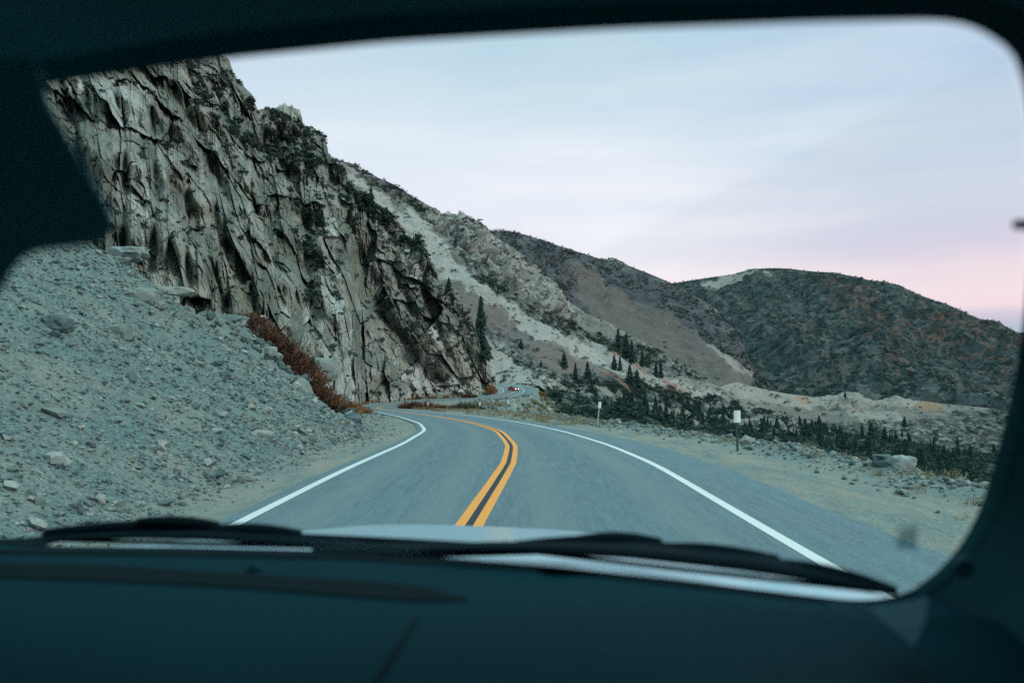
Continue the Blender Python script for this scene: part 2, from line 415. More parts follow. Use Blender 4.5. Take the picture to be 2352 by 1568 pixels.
# ------------------------------------------------------------------ the road in plan
LL = np.array([(-40, -3.6), (-10, -3.8), (8, -3.86), (15, -3.85), (26, -3.75), (35.7, -4.05), (45, -5.4), (52, -6.9), (62, -9.3), (78, -13.7), (95, -18.0), (110, -21.8), (125, -25.2), (140, -27.4), (155, -28.0), (170, -27.4), (185, -25.4), (205, -19.6), (222, -10.3), (232, -5.4), (243, -2.9), (255, -2.7), (268, -3.6), (282, -6.5), (300, -12), (330, -24)])
RL = np.array([(-40, 3.7), (-10, 3.5), (8, 3.4), (19, 3.5), (26, 3.25), (34.5, 2.4), (43, 1.2), (52, -0.4), (66, -4.0), (80, -8.6), (95, -12.6), (108, -15.8), (128, -19.6), (145, -21.4), (158, -21.6), (172, -20.6), (185, -17.8), (205, -9.6), (218, -3.6), (232, 1.0), (243, 3.6), (255, 4.2), (268, 3.2), (282, 0.5), (300, -5), (330, -17)])
ZR = np.array([(-40, 0), (18, 0.0), (35, -0.2), (52, -0.5), (62, -0.66), (80, -0.95), (105, -1.5), (125, -1.95), (145, -2.12), (175, -2.1), (205, -2.0), (222, -1.9), (232, -1.5), (245, -0.55), (258, 0.3), (280, 1.5), (300, 2.1), (330, 2.6)])
def smooth_tab(T):
    ys = np.linspace(T[0, 0], T[-1, 0], 1500); v = np.interp(ys, T[:, 0], T[:, 1])
    k = np.hanning(33); k /= k.sum(); vp = np.pad(v, 16, mode='edge')
    vp[:16] = v[0] - (v[1] - v[0]) * np.arange(16, 0, -1); vp[-16:] = v[-1] + (v[-1] - v[-2]) * np.arange(1, 17)
    return ys, np.convolve(vp, k, 'valid')
_l, _r, _z = smooth_tab(LL), smooth_tab(RL), smooth_tab(ZR)
lX = lambda Y: np.interp(Y, *_l); rX = lambda Y: np.interp(Y, *_r); zR = lambda Y: np.interp(Y, *_z)
EDGE = np.array([(-40, 9.0), (10, 8.7), (27, 8.6), (41, 5.9), (55, 4.4), (75, 1.9), (95, 0.0), (130, -6), (160, -8.5), (185, -5), (205, 1), (225, 5), (245, 8.2), (262, 9), (280, 5), (300, 0), (330, -10)])
eX = lambda Y: np.interp(Y, EDGE[:, 0], EDGE[:, 1])
def shoulder(Y): return np.interp(Y, [-40, 8, 12, 16, 22, 28, 34, 40, 60, 90, 200, 330], [1.3, 1.4, 1.5, 1.7, 2.1, 2.2, 2.6, 3.6, 3.2, 2.0, 1.6, 1.6])

def ground_z(X, Y, detail=True):
    X = np.asarray(X, float); Y = np.asarray(Y, float)
    l, r, e = lX(Y), rX(Y), eX(Y); z = zR(Y) * 1.0
    dl = l - X; dr = X - e
    P = np.stack([X, Y, 0 * X], -1)
    w = shoulder(Y)
    d = dl - w + 0.35 * fbm(P * 0.35, 3, 0.5, 3)
    hs = 0.68 * np.maximum(0, d - 0.25 * (1 - np.exp(-np.maximum(d, 0)))) + 0.35 * fbm(P * 0.16, 3, 0.5, 5) * sstep(0, 6, d)
    hs = np.where(hs > 26, 26 + (hs - 26) * 0.3, hs)
    end = 38.5 + 1.2 * fbm(P * 0.2, 3, 0.5, 8)
    hs = np.maximum(0, hs - 0.62 * np.maximum(0, Y - end) * sstep(0, 3, Y - end + 1))
    d2 = dl - np.interp(Y, [40, 55, 70, 90, 400], [6.2, 5.0, 4.2, 3.0, 2.6])
    h2 = np.interp(Y, [40, 72, 92, 400], [1.0, 1.0, 0.35, 0.3]) * np.maximum(0, d2) * sstep(38, 50, Y); h2 = np.minimum(h2, 6.6 + 0.05 * (Y - 50)) 
    hl = np.maximum(hs, h2)
    z = z + np.where(dl > 0, hl, 0)
    fall = 0.62 * np.maximum(0, dr) + 1.3 * sstep(0, 1.5, dr)
    fall = np.where(fall > 75, 75 + (fall - 75) * 0.05, fall)
    z = z - np.where(dr > 0, fall, 0)
    # a low berm of stones along the drop
    z = z + 0.22 * np.exp(-((dr + 0.5) / 0.5) ** 2) * (0.6 + 0.8 * fbm(P * 0.6, 3, 0.5, 21)) * sstep(8, 14, Y)
    # verge lies just under the asphalt
    on = (X > l - 0.55) & (X < r + 1.9)
    off = np.maximum(np.maximum(l - 0.6 - X, X - (r + 1.9)), 0)
    if detail:
        nz = 0.05 * fbm(P * 1.6, 4, 0.6, 31) * sstep(0, 1.2, off)
        rough = sstep(0.3, 3, np.maximum(d, dr))
        nz = nz + rough * (0.16 * fbm(P * 0.9, 5, 0.62, 41)) + sstep(0, 20, dr) * 2.2 * fbm(P * 0.06, 5, 0.55, 51)
        bh, be, br = blocks(P * np.array([1.5, 1.5, 1.0]), 61, 0.7)
        nz = nz + rough * 0.11 * bh
        z = z + nz
    return z - 0.035 * (1 - sstep(0, 0.6, off)), np.clip(np.where(dl > 0, sstep(-0.35, 0.5, d), 0), 0, 1), sstep(0.5, 3, dr)

# rows and columns of the ground sheet
Ys = [-25.0]
while Ys[-1] < 329.9: Ys.append(min(330.0, Ys[-1] + (1.2 if Ys[-1] < 0 else max(0.09, (Ys[-1] + 3) * 0.0085))))
Ys = np.array(Ys)
def geo_cols(n1, d1, n2, end):
    a = np.arange(n1) * d1; g = (end / a[-1]) ** (1 / n2); return np.concatenate([a, a[-1] * g ** np.arange(1, n2 + 1)])
cl = geo_cols(110, 0.12, 90, 75.0); crr = geo_cols(70, 0.12, 110, 260.0)
mid = np.linspace(0, 1, 10)[1:-1]
LXc, RXc = lX(Ys), rX(Ys)
Xg = np.concatenate([(LXc[:, None] - cl[None, ::-1]), LXc[:, None] + (RXc - LXc)[:, None] * mid[None, :], RXc[:, None] + crr[None, :]], 1)
Yg = np.repeat(Ys[:, None], Xg.shape[1], 1)
Zg, Sg, Og = ground_z(Xg, Yg)
Sg = np.maximum(Sg, 0.75 * sstep(-2.2, 0.5, Xg - eX(Yg)))
ground = grid_obj('ground', np.stack([Xg, Yg, Zg], -1), M_GRAVEL, None, {'scree': Sg, 'soil': Og})
tag(ground, kind='structure')

# road sheet and its painted lines
def strip(name, Xa, Xb, Yv, dz, mat, parent=None, nx=2, worn=False):
    Xs = Xa[:, None] + (Xb - Xa)[:, None] * np.linspace(0, 1, nx)[None, :]
    Yy = np.repeat(Yv[:, None], nx, 1); Z = np.repeat((zR(Yv) + dz)[:, None], nx, 1)
    at_ = None
    if worn:
        f = (Xs - lX(Yy)) / (rX(Yy) - lX(Yy))
        at_ = {'worn': np.clip(sum(np.exp(-((f - q) / 0.045) ** 2) for q in (0.12, 0.37, 0.60, 0.87)), 0, 1)}
    return grid_obj(name, np.stack([Xs, Yy, Z], -1), mat, parent, at_)
Yr = np.concatenate([np.arange(-25, 60, 0.25), np.arange(60, 330, 0.5)])
perp = np.sqrt(1 + np.gradient(0.5 * (lX(Yr) + rX(Yr)), Yr) ** 2)
rp = np.interp(Yr, [-25, 24, 34, 60, 225, 240, 250, 262, 275, 330], [1.55, 1.5, 1.2, 0.6, 0.6, 2.5, 4.6, 4.2, 0.8, 0.6]) + 0.05 * fbm(np.stack([Yr * 0.7, 0 * Yr, 0 * Yr], -1), 3)
lp = 0.34 + 0.05 * fbm(np.stack([Yr * 0.8, 0 * Yr + 9, 0 * Yr], -1), 3)
road = strip('road', lX(Yr) - lp * perp, rX(Yr) + rp * perp, Yr, 0.0, M_ASPH, None, 48, True); tag(road, kind='structure')
hw = 0.085
strip('edge_line', lX(Yr) - hw * perp, lX(Yr) + hw * perp, Yr, 0.005, M_WHITE, road)
strip('edge_line', rX(Yr) - hw * perp, rX(Yr) + hw * perp, Yr, 0.005, M_WHITE, road)
cf = np.interp(Yr, [-25, 8, 10.5, 15, 19, 25, 34, 45, 60, 330], [0.432, 0.437, 0.447, 0.482, 0.510, 0.532, 0.54, 0.52, 0.5, 0.5])
cX = lX(Yr) + (rX(Yr) - lX(Yr)) * cf
strip('centre_line', cX - 0.20 * perp, cX - 0.055 * perp, Yr, 0.005, M_YEL, road)
strip('centre_line', cX + 0.055 * perp, cX + 0.20 * perp, Yr, 0.005, M_YEL, road)
strip('black_strip', cX - 0.054 * perp, cX + 0.054 * perp, Yr, 0.005, M_TAR, road)

# wide valley floor running to the horizon under everything
V = []; n = 60
xs = np.sinh(np.linspace(-6, 6, n)) / math.sinh(6) * 30000; ys = np.sinh(np.linspace(-6, 6, n)) / math.sinh(6) * 30000
Xv, Yv = np.meshgrid(xs, ys, indexing='ij'); Zv = -82 + 0 * Xv
tag(grid_obj('valley_floor', np.stack([Xv, Yv, Zv], -1), M_BAND, None, {'pale': 0 * Xv, 'brown': 0 * Xv + 0.6, 'rust': 0 * Xv, 'green': 0 * Xv + 1}), kind='structure')

# ------------------------------------------------------------------ cliff
def cols_interp(C, xs, soft=0):
    C = np.array(C, float); out = [np.interp(xs, C[:, 0], C[:, i]) for i in range(1, C.shape[1])]
    return out
CLIFF = [(-700, 520, 30, -500, 60), (-350, 560, 38, -350, 80), (-200, 570, 44, -280, 95), (0, 590, 50, -200, 112), (110, 610, 53, -160, 125), (300, 700, 58, -80, 148), (400, 740, 62, 20, 160), (480, 780, 66, 105, 172), (527, 800, 69, 133, 180), (545, 812, 71, 185, 183), (578, 832, 74, 213, 188), (592, 842, 75, 246, 192), (640, 870, 80, 240, 203), (688, 892, 86, 250, 210), (700, 898, 88, 288, 211), (738, 917, 93, 298, 213), (757, 925, 97, 356, 214), (790, 938, 104, 400, 214), (830, 934, 146, 442, 214), (870, 923, 167, 480, 215), (905, 919, 180, 505, 216), (936, 916, 191, 525, 217), (965, 914, 199, 545, 218), (985, 913, 204, 588, 220), (1010, 911.5, 210, 638, 223), (1055, 909, 219, 680, 229), (1088, 907, 225, 738, 234), (1108, 906, 229, 800, 240), (1130, 903, 238, 866, 248), (1143, 896, 254, 886, 262), (1152, 893, 266, 888, 275)]
NU, NV = 900, 520
xs = np.concatenate([np.linspace(-700, 90, 120, endpoint=False), np.linspace(90, 1152, NU - 120)])
yf, Yf, yc, Yc = cols_interp(CLIFF, xs)
t = np.linspace(0, 1, NV)[None, :]
jx = xs[:, None] + 0 * t
cj = np.stack([xs * 0.045, 0 * xs, 0 * xs], -1); yc = yc + (7.0 * fbm(cj, 5, 0.7, 68) + 5.0 * np.round(2.2 * fbm(cj * 1.3, 2, 0.6, 69))) * (xs > 300)
lowr = np.interp(xs, [-700, 600, 800, 1152], [70, 60, 22, 22])[:, None]
yy = yf[:, None] + lowr + (yc[:, None] - yf[:, None] - lowr) * t
gexp = np.interp(xs, [0, 500, 800, 1152], [1.5, 1.7, 1.25, 1.0])[:, None]
ph = 2.2 * fbm(np.stack([xs * 0.012, 0 * xs, 0 * xs], -1), 4, 0.6, 66)[:, None] * 3
gt = t ** gexp; gs = gt + 0.92 * np.sin(2 * np.pi * 6 * gt + ph) / (2 * np.pi * 6) + 0.35 * np.sin(2 * np.pi * 17 * gt + ph * 2.3) / (2 * np.pi * 17)
YY = Yf[:, None] + (Yc - Yf)[:, None] * gs
jag = np.zeros_like(jx)
for pts, w, dep in [([(640, 330), (672, 430), (700, 520), (705, 640), (712, 730)], 26, 11), ([(835, 590), (850, 680), (900, 760), (960, 830), (1000, 875)], 24, 10),
                    ([(524, 560), (522, 640), (527, 700)], 11, 4), ([(262, 200), (285, 300), (288, 420), (282, 560)], 9, 4), ([(140, 190), (175, 300), (200, 420)], 9, 3),
                    ([(505, 430), (470, 340), (395, 200)], 14, 4), ([(640, 620), (600, 500), (560, 440)], 12, 3.5), ([(770, 420), (800, 520), (835, 600)], 14, 5),
                    ([(960, 600), (985, 700), (1020, 790), (1060, 880)], 10, 4), ([(900, 540), (915, 650), (950, 720)], 9, 4), ([(345, 250), (360, 420), (350, 620)], 8, 3), ([(430, 420), (428, 600), (440, 690)], 8, 3),
                    ([(1095, 820), (1110, 880)], 8, 3), ([(770, 760), (790, 860), (800, 930)], 9, 3), ([(660, 760), (700, 880)], 9, 3)]:
    dd = linedist(jx, yy, pts)
    jag += dep * np.exp(-(dd / w) ** 2)
P0 = at(jx, yy, YY + jag)
env = np.clip(np.minimum(t * 12, (1 - t) * 10 + 0.25), 0.15, 1)
# rock coordinates: metres along the wall, depth into it, height
midp = P0[:, NV // 2, :]; seg = np.concatenate([[0], np.cumsum(np.minimum(np.hypot(*np.diff(midp[:, :2], axis=0).T), 1.2))])
seg = np.interp(xs, [-700, 90, 500, 800, 1152], [-130, -40, 20, 75, 160]) * 0.55 + 0.2 * seg
Q0 = np.stack([seg[:, None] + 0 * jx + 0.18 * P0[..., 2] + 9.0 * fbm(np.stack([seg[:, None] * 0.02 + 0 * jx, 0 * jx, P0[..., 2] * 0.03], -1), 2, 0.5, 64), 0.05 * P0[..., 1], P0[..., 2]], -1)
q = Q0 + 0.45 * np.stack([fbm(Q0 * 0.12, 3, 0.5, s) for s in (71, 72, 73)], -1)
dens_ = 0.5 + 0.5 * fbm(Q0 * 0.035, 3, 0.5, 70)
h1, e1, r1 = blocks(q * np.array([0.060, 0.04, 0.045]), 80, 2.2, 0.25)
h2, e2, r2 = blocks(q * np.array([0.125, 0.10, 0.115]) + 5, 90, 2.3, 0.22)
h3, e3, r3 = blocks(q * np.array([0.36, 0.3, 0.33]) + 9, 100, 2.2, 0.30)
h4, e4, r4 = blocks(Q0 * np.array([1.3, 1.0, 1.0]) + 3, 110, 2.0, 0.35)
disp = 6.5 * h1 + 4.0 * h2 + 1.6 * h3 * (0.4 + dens_) + 0.75 * h4 * (0.3 + dens_) + 2.5 * fbm(Q0 * 0.04, 3, 0.5, 75) + 1.2 * ridge(Q0 * np.array([0.10, 0.2, 0.03]), 2, 0.5, 77)
disp -= 0.7 * np.exp(-(e2 / 0.025) ** 2) + 0.35 * np.exp(-(e3 / 0.035) ** 2) * dens_
kY = np.interp(P0[..., 1], [50, 100, 160, 230], [0.38, 0.52, 0.62, 0.56])
env = np.clip(np.minimum(t * 20, (1 - t) * 14 + 0.3), 0.15, 1)
P = at(jx, yy, np.maximum(YY + jag * 1.1 - disp * env * kY, 30))
N = normals(P); N = N * np.sign(((EYE - P) * N).sum(-1, keepdims=True))
tone = 0.25 * r1 + 0.32 * r2 + 0.28 * r3 + 0.15 * r4 + 0.3 * fbm(Q0 * 0.06, 4, 0.6, 78)
tone = np.clip((tone - 0.5) * 1.6 + 0.47, 0, 1)
crack = np.clip(np.exp(-(e2 / 0.016) ** 2) * 0.5 + np.exp(-(e3 / 0.02) ** 2) * 0.3 * dens_, 0, 1)
# the far side of the crag, falling away behind its crest
nb = 40; sb = (np.arange(1, nb + 1) ** 1.5)[None, :, None] * 0.5
def behind(P, sb, drop):
    e = P[:, -1:, :]; d = (e - EYE) / e[..., 1:2]; d = d + np.array([0, 0, -1.0]) * drop; return e + sb * d
back = behind(P, sb, 0.55)
RC = np.concatenate([Q0, np.repeat(Q0[:, -1:], nb, 1) + sb * np.array([0.3, 1, 0.5])], 1)
back[..., 2] += 1.0 * fbm(back * 0.1, 4, 0.5, 79) * np.minimum(1, sb[..., 0] / 3)
Pall = np.concatenate([P, back], 1)
tone = np.concatenate([tone, np.repeat(tone[:, -1:], nb, 1)], 1); crack = np.concatenate([crack, np.zeros((len(xs), nb))], 1)
cliff = grid_obj('rock_cliff', Pall, M_CLIFF, None, {'tone': tone, 'crack': crack, 'rc': RC}, smooth=False)
tag(cliff, kind='structure')
CL_P, CL_N, CL_X, CL_Y = P, N, jx, yy

# ------------------------------------------------------------------ hills and mountains
def hill(name, mat, C, nu, nv, noise, masks, gexp=1.0, kx=1.0, backslope=0.5, size=None, seed=0, ridgeamt=0.6, crag=0.0, cragpoly=None, low=0.0, damp=None):
    C = np.array(C, float); xs = np.linspace(C[0, 0], C[-1, 0], nu)
    yb, Yb, yt, Yt = cols_interp(C, xs); yb = yb + low
    k = np.hanning(9); k /= k.sum()
    yt = np.convolve(np.pad(yt, 4, mode='edge'), k, 'valid')
    t = np.linspace(0, 1, nv)[None, :]
    px = xs[:, None] + 0 * t; py = yb[:, None] + (yt - yb)[:, None] * t; YY = Yb[:, None] + (Yt - Yb)[:, None] * t ** gexp
    P0 = at(px, py, YY)
    amp, freq = noise
    env = np.clip(np.minimum(t * 6, (1 - t) * 7 + 0.05), 0.03, 1)
    if damp: env = env * (0.12 + 0.88 * sstep(damp[0], damp[1], px))
    d = amp * (ridgeamt * ridge(P0 * freq, 5, 0.5, seed) + (1 - ridgeamt) * fbm(P0 * freq * 1.7, 5, 0.55, seed + 9)) * env
    if crag:
        m = np.clip(sum(inpoly(px, py, q) for q in cragpoly), 0, 1).astype(float)
        h, e, r = blocks((P0 + 3 * fbm(P0 * 0.05, 2, 0.5, seed + 3)[..., None]) * np.array([0.10, 0.10, 0.05]), seed + 5, 1.2)
        hb, eb, rb = blocks(P0 * np.array([0.28, 0.28, 0.15]), seed + 6, 1.2)
        d = d + m * crag * (h + 0.45 * hb - 0.5 * np.exp(-(e / 0.06) ** 2)) * np.clip(env, 0.3, 1)
    N = normals(P0); N = N * np.sign(((EYE - P0) * N).sum(-1, keepdims=True))
    P = P0 + N * d[..., None]
    nb = 24; sz = size or (Yt.mean() * 0.01); sb = (np.arange(1, nb + 1) ** 1.4)[None, :, None] * sz
    back = behind(P, sb, backslope)
    Pall = np.concatenate([P, back], 1)
    att = {}
    w = 9 * np.stack([fbm(np.stack([px * 0.035, py * 0.035, 0 * px], -1), 6, 0.75, seed + 20 + i) for i in (0, 1)], 0)
    fx, fy = px + w[0] * 3.0, py + w[1] * 3.0
    for an in ('pale', 'brown', 'rust', 'green'):
        v = np.zeros_like(px)
        for poly, val in masks.get(an, []):
            v = np.where(inpoly(fx, fy, poly), val, v) if poly is not None else np.full_like(px, val)
        ks = np.array([1, 2, 1]) / 4
        v[1:-1] = 0.25 * v[:-2] + 0.5 * v[1:-1] + 0.25 * v[2:]
        att[an] = np.concatenate([v, np.repeat(v[:, -1:], nb, 1)], 1)
    o = grid_obj(name, Pall, mat, None, att, smooth=True); tag(o, kind='structure')
    return dict(P=P, N=N, x=px, y=py, att={k: v[:, :nv] for k, v in att.items()}, o=o)

S_TALUS = [(752, 352), (775, 372), (860, 440), (905, 470), (960, 495), (1000, 540), (1030, 600), (1075, 640), (1130, 680), (1200, 725), (1290, 775), (1360, 810), (1440, 850), (1500, 888), (1400, 850), (1300, 815), (1200, 765), (1120, 700), (1060, 660), (1010, 640), (960, 560), (860, 470), (750, 370)]
S_CRAG = [(960, 470), (1000, 480), (1080, 494), (1140, 538), (1200, 588), (1260, 640), (1300, 690), (1330, 720), (1300, 740), (1230, 715), (1160, 660), (1090, 600), (1040, 560), (1000, 520)]
ridge_h = hill('pale_ridge', M_RIDGE,
    [(560, 560, 330, 330, 430), (740, 600, 330, 350, 430), (775, 620, 330, 366, 432), (850, 660, 330, 398, 436), (905, 690, 325, 424, 440), (960, 730, 320, 458, 440), (1000, 750, 318, 480, 440), (1080, 800, 312, 496, 444), (1110, 830, 308, 515, 446), (1140, 893, 300, 540, 450), (1200, 888, 300, 590, 460), (1260, 886, 300, 642, 470), (1300, 886, 300, 688, 470), (1350, 892, 302, 722, 474), (1400, 900, 304, 742, 480), (1500, 915, 310, 797, 484), (1560, 925, 320, 836, 486), (1620, 938, 330, 872, 488), (1700, 950, 340, 915, 490), (1850, 985, 350, 968, 490), (1950, 1020, 360, 1004, 490), (2060, 1070, 370, 1050, 490), (2160, 1120, 380, 1110, 490)],
    680, 300, (7, 0.022), {
        'pale': [(S_TALUS, 1.0), (S_CRAG, 0.85), ([(1110, 770), (1150, 790), (1230, 830), (1290, 880), (1250, 900), (1130, 905)], 0.85), ([(1350, 770), (1410, 800), (1500, 860), (1560, 905), (1520, 905), (1420, 850), (1350, 800)], 0.7),
                 ([(1480, 860), (1560, 880), (1660, 905), (1660, 950), (1500, 915)], 0.75)],
        'brown': [([(1020, 640), (1100, 690), (1200, 770), (1300, 820), (1440, 880), (1460, 910), (1280, 880), (1200, 830), (1100, 770), (1030, 700)], 1.0)],
        'rust': [([(1392, 790), (1425, 800), (1470, 840), (1500, 870), (1460, 850), (1400, 810)], 0.6), ([(1380, 862), (1440, 880), (1480, 905), (1430, 905), (1375, 875)], 0.6), ([(1500, 868), (1560, 890), (1600, 915), (1540, 905)], 0.55)],
        'green': [([(750, 350), (905, 410), (970, 470), (1000, 530), (950, 480), (860, 430)], 0.9), ([(1040, 500), (1090, 600), (1180, 680), (1300, 740), (1380, 760), (1500, 800), (1620, 880), (1500, 850), (1380, 800), (1300, 770), (1180, 710), (1090, 650), (1030, 570)], 0.75),
                  ([(1110, 750), (1200, 800), (1280, 860), (1320, 900), (1250, 870), (1180, 830), (1110, 785)], 0.8), ([(1250, 860), (1400, 870), (1560, 900), (1700, 930), (1850, 990), (1300, 900)], 0.9)]},
    gexp=1.0, seed=200, low=np.interp(np.linspace(560, 2160, 680), [560, 1240, 1320, 1850], [0, 0, 70, 110]), crag=5.0, cragpoly=[S_CRAG, [(740, 350), (860, 400), (960, 460), (960, 480), (860, 430), (740, 370)]])
brown_h = hill('brown_hill', M_BROWN,
    [(1040, 640, 800, 560, 980), (1130, 660, 790, 531, 1000), (1170, 680, 785, 531, 1000), (1210, 710, 780, 540, 1000), (1300, 780, 760, 570, 1000), (1370, 830, 740, 592, 1000), (1392, 845, 735, 597, 1000), (1405, 850, 733, 590, 1000), (1428, 860, 730, 600, 1000), (1440, 865, 728, 608, 998), (1500, 905, 700, 632, 985), (1560, 930, 700, 658, 965), (1640, 940, 680, 705, 930), (1690, 942, 680, 760, 890), (1725, 965, 700, 830, 850), (1760, 985, 730, 880, 830), (1800, 1000, 780, 930, 840), (1850, 1020, 820, 990, 860)],
    420, 260, (16, 0.009), {
        'brown': [([(1310, 600), (1350, 620), (1430, 680), (1520, 720), (1600, 770), (1700, 840), (1730, 880), (1700, 930), (1500, 900), (1380, 800), (1340, 690)], 1.0)],
        'pale': [([(1620, 785), (1700, 830), (1735, 850), (1720, 870), (1640, 820)], 0.6), ([(1565, 660), (1640, 700), (1700, 755), (1690, 765), (1600, 695)], 0.6), ([(1390, 590), (1440, 600), (1445, 620), (1395, 612)], 0.7), ([(1190, 548), (1240, 545), (1250, 556), (1200, 560)], 0.45)],
        'green': [(None, 0.85), ([(1310, 600), (1350, 620), (1430, 680), (1520, 720), (1600, 770), (1700, 840), (1730, 880), (1700, 930), (1500, 900), (1380, 800), (1340, 690)], 0.0)]},
    seed=300)
dark_h = hill('dark_mountain', M_DARKM,
    [(1380, 860, 1100, 700, 1800), (1480, 860, 1100, 668, 1850), (1545, 880, 1100, 651, 1900), (1600, 880, 1080, 642, 1900), (1680, 900, 1060, 630, 1900), (1730, 910, 1050, 617, 1900), (1790, 920, 1040, 616, 1900), (1850, 930, 1030, 622, 1900), (1920, 935, 1020, 628, 1880), (2000, 940, 1000, 646, 1850), (2050, 945, 1000, 655, 1800), (2110, 950, 980, 680, 1780), (2180, 955, 970, 703, 1750), (2230, 960, 960, 728, 1700), (2300, 965, 950, 762, 1650), (2352, 970, 940, 795, 1600), (2500, 990, 900, 870, 1500), (2900, 1020, 800, 960, 1200)],
    620, 320, (85, 0.0055), {
        'brown': [([(1820, 625), (1900, 640), (1960, 690), (2080, 790), (2180, 860), (2300, 900), (2352, 800), (2300, 760), (2180, 705), (2120, 770), (2050, 820), (2100, 880), (2060, 900), (1980, 820), (1900, 740)], 0.75)],
        'pale': [([(1590, 660), (1640, 640), (1740, 622), (1790, 624), (1700, 640), (1640, 665)], 0.8), ([(1610, 668), (1650, 665), (1640, 682)], 0.6), ([(1960, 690), (2000, 715), (2060, 770), (2045, 768), (1985, 715)], 0.45)],
        'green': [(None, 1.0), ([(1590, 660), (1640, 640), (1740, 622), (1790, 624), (1700, 640), (1640, 665)], 0.0)]},
    gexp=1.15, seed=400, damp=(1560, 1800), ridgeamt=0.75)
band_h = hill('valley_side', M_BAND,
    [(1500, 1010, 560, 925, 640), (1600, 1010, 560, 905, 680), (1660, 1012, 560, 886, 700), (1690, 1015, 560, 876, 720), (1720, 1018, 560, 886, 730), (1800, 1022, 560, 903, 760), (1870, 1030, 560, 912, 780), (1925, 1035, 560, 905, 790), (1940, 1035, 560, 897, 790), (1975, 1040, 560, 903, 790), (2000, 1040, 560, 918, 790), (2040, 1045, 560, 915, 790), (2060, 1046, 560, 905, 790), (2080, 1048, 560, 915, 790), (2150, 1055, 560, 925, 800), (2250, 1065, 560, 935, 800), (2352, 1075, 560, 945, 800), (2900, 1120, 560, 980, 800)],
    420, 180, (6, 0.02), {
        'pale': [([(1600, 880), (1700, 870), (1860, 905), (1990, 900), (2100, 915), (2110, 940), (1900, 945), (1700, 920)], 0.85), ([(1940, 945), (2050, 945), (2150, 985), (2200, 1010), (2080, 1000), (1980, 970)], 0.75)],
        'rust': [([(1820, 905), (1880, 915), (1860, 930), (1800, 920)], 0.5), ([(2090, 905), (2150, 920), (2170, 945), (2110, 935)], 0.6), ([(1700, 880), (1740, 890), (1720, 900)], 0.3)],
        'brown': [([(1700, 930), (1900, 945), (1960, 990), (1700, 990)], 0.7)],
        'green': [([(1900, 980), (2400, 930), (2900, 980), (2900, 1130), (1500, 1030)], 0.9), ([(1560, 930), (2000, 985), (1900, 1040), (1500, 1010)], 0.75)]},
    seed=500, low=60.0, ridgeamt=0.5, crag=3.0, cragpoly=[[(1880, 890), (2110, 890), (2110, 945), (1880, 945)]])
wood_h = hill('valley_slope', M_WOOD,
    [(1150, 960, 215, 893, 330), (1240, 985, 205, 888, 330), (1300, 1000, 200, 889, 340), (1400, 1040, 190, 902, 360), (1500, 1070, 185, 918, 400), (1600, 1090, 180, 945, 440), (1700, 1105, 175, 962, 460), (1800, 1120, 172, 978, 470), (1900, 1140, 168, 990, 480), (2000, 1155, 165, 1003, 480), (2100, 1170, 160, 1018, 480), (2200, 1180, 155, 1036, 480), (2352, 1200, 150, 1052, 480), (2900, 1250, 140, 1100, 480)],
    460, 220, (5, 0.03), {
        'pale': [([(1250, 890), (1330, 900), (1400, 960), (1340, 950), (1280, 920)], 0.45)],
        'brown': [([(1300, 900), (1450, 940), (1500, 980), (1350, 980)], 0.6), ([(1900, 1000), (2050, 1040), (2150, 1090), (1950, 1060)], 0.5)],
        'rust': [([(1930, 1010), (1980, 1020), (1990, 1050), (1940, 1040)], 0.25)],
        'green': [(None, 0.9), ([(1240, 880), (1330, 895), (1400, 960), (1300, 950)], 0.2)]},
    seed=600)
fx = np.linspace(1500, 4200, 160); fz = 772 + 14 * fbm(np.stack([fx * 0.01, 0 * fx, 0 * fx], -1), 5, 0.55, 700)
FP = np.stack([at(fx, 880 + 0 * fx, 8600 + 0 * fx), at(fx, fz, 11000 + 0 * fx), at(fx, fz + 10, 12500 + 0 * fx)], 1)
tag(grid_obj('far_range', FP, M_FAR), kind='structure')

# ------------------------------------------------------------------ scattered cover
def ico(sub=0):
    bm = bmesh.new(); bmesh.ops.create_icosphere(bm, subdivisions=sub + 1, radius=1.0)
    v = np.array([x.co[:] for x in bm.verts]); f = np.array([[q.index for q in x.verts] for x in bm.faces]); bm.free(); return v, f
ICO0, ICO1 = ico(0), ico(1)
def scatter(name, pts, size, mat, label, cat, base=ICO0, flat=0.7, jitter=0.35, kind='stuff', tone=True, sink=0.2, smooth=False, tilt=True):
    v, f = base; n = len(pts); nvt = len(v)
    S = size[:, None] * np.exp(rng.normal(0, 0.22, (n, 3))); S[:, 2] *= flat
    A = rng.uniform(0, 2 * np.pi, n); ca, sa = np.cos(A), np.sin(A)
    W = v[None] * (1 + jitter * rng.uniform(-1, 1, (n, nvt, 1)))
    W = W * S[:, None, :]
    x = W[..., 0] * ca[:, None] - W[..., 1] * sa[:, None]; y = W[..., 0] * sa[:, None] + W[..., 1] * ca[:, None]; z = W[..., 2]
    if tilt:
        tl = rng.normal(0, 0.4, n)[:, None]; x, z = x * np.cos(tl) - z * np.sin(tl), x * np.sin(tl) + z * np.cos(tl)
    W = np.stack([x, y, z + (S[:, 2] * (1 - 2 * sink))[:, None]], -1) + pts[:, None, :]
    Fc = (f[None] + (np.arange(n) * nvt)[:, None, None]).reshape(-1, 3)
    tn = np.repeat(rng.uniform(0, 1, n), nvt)
    o = mesh_np(name, W.reshape(-1, 3), Fc, mat, None, {'tone': tn} if tone else None, smooth)
    tag(o, label, cat, None, kind); return o
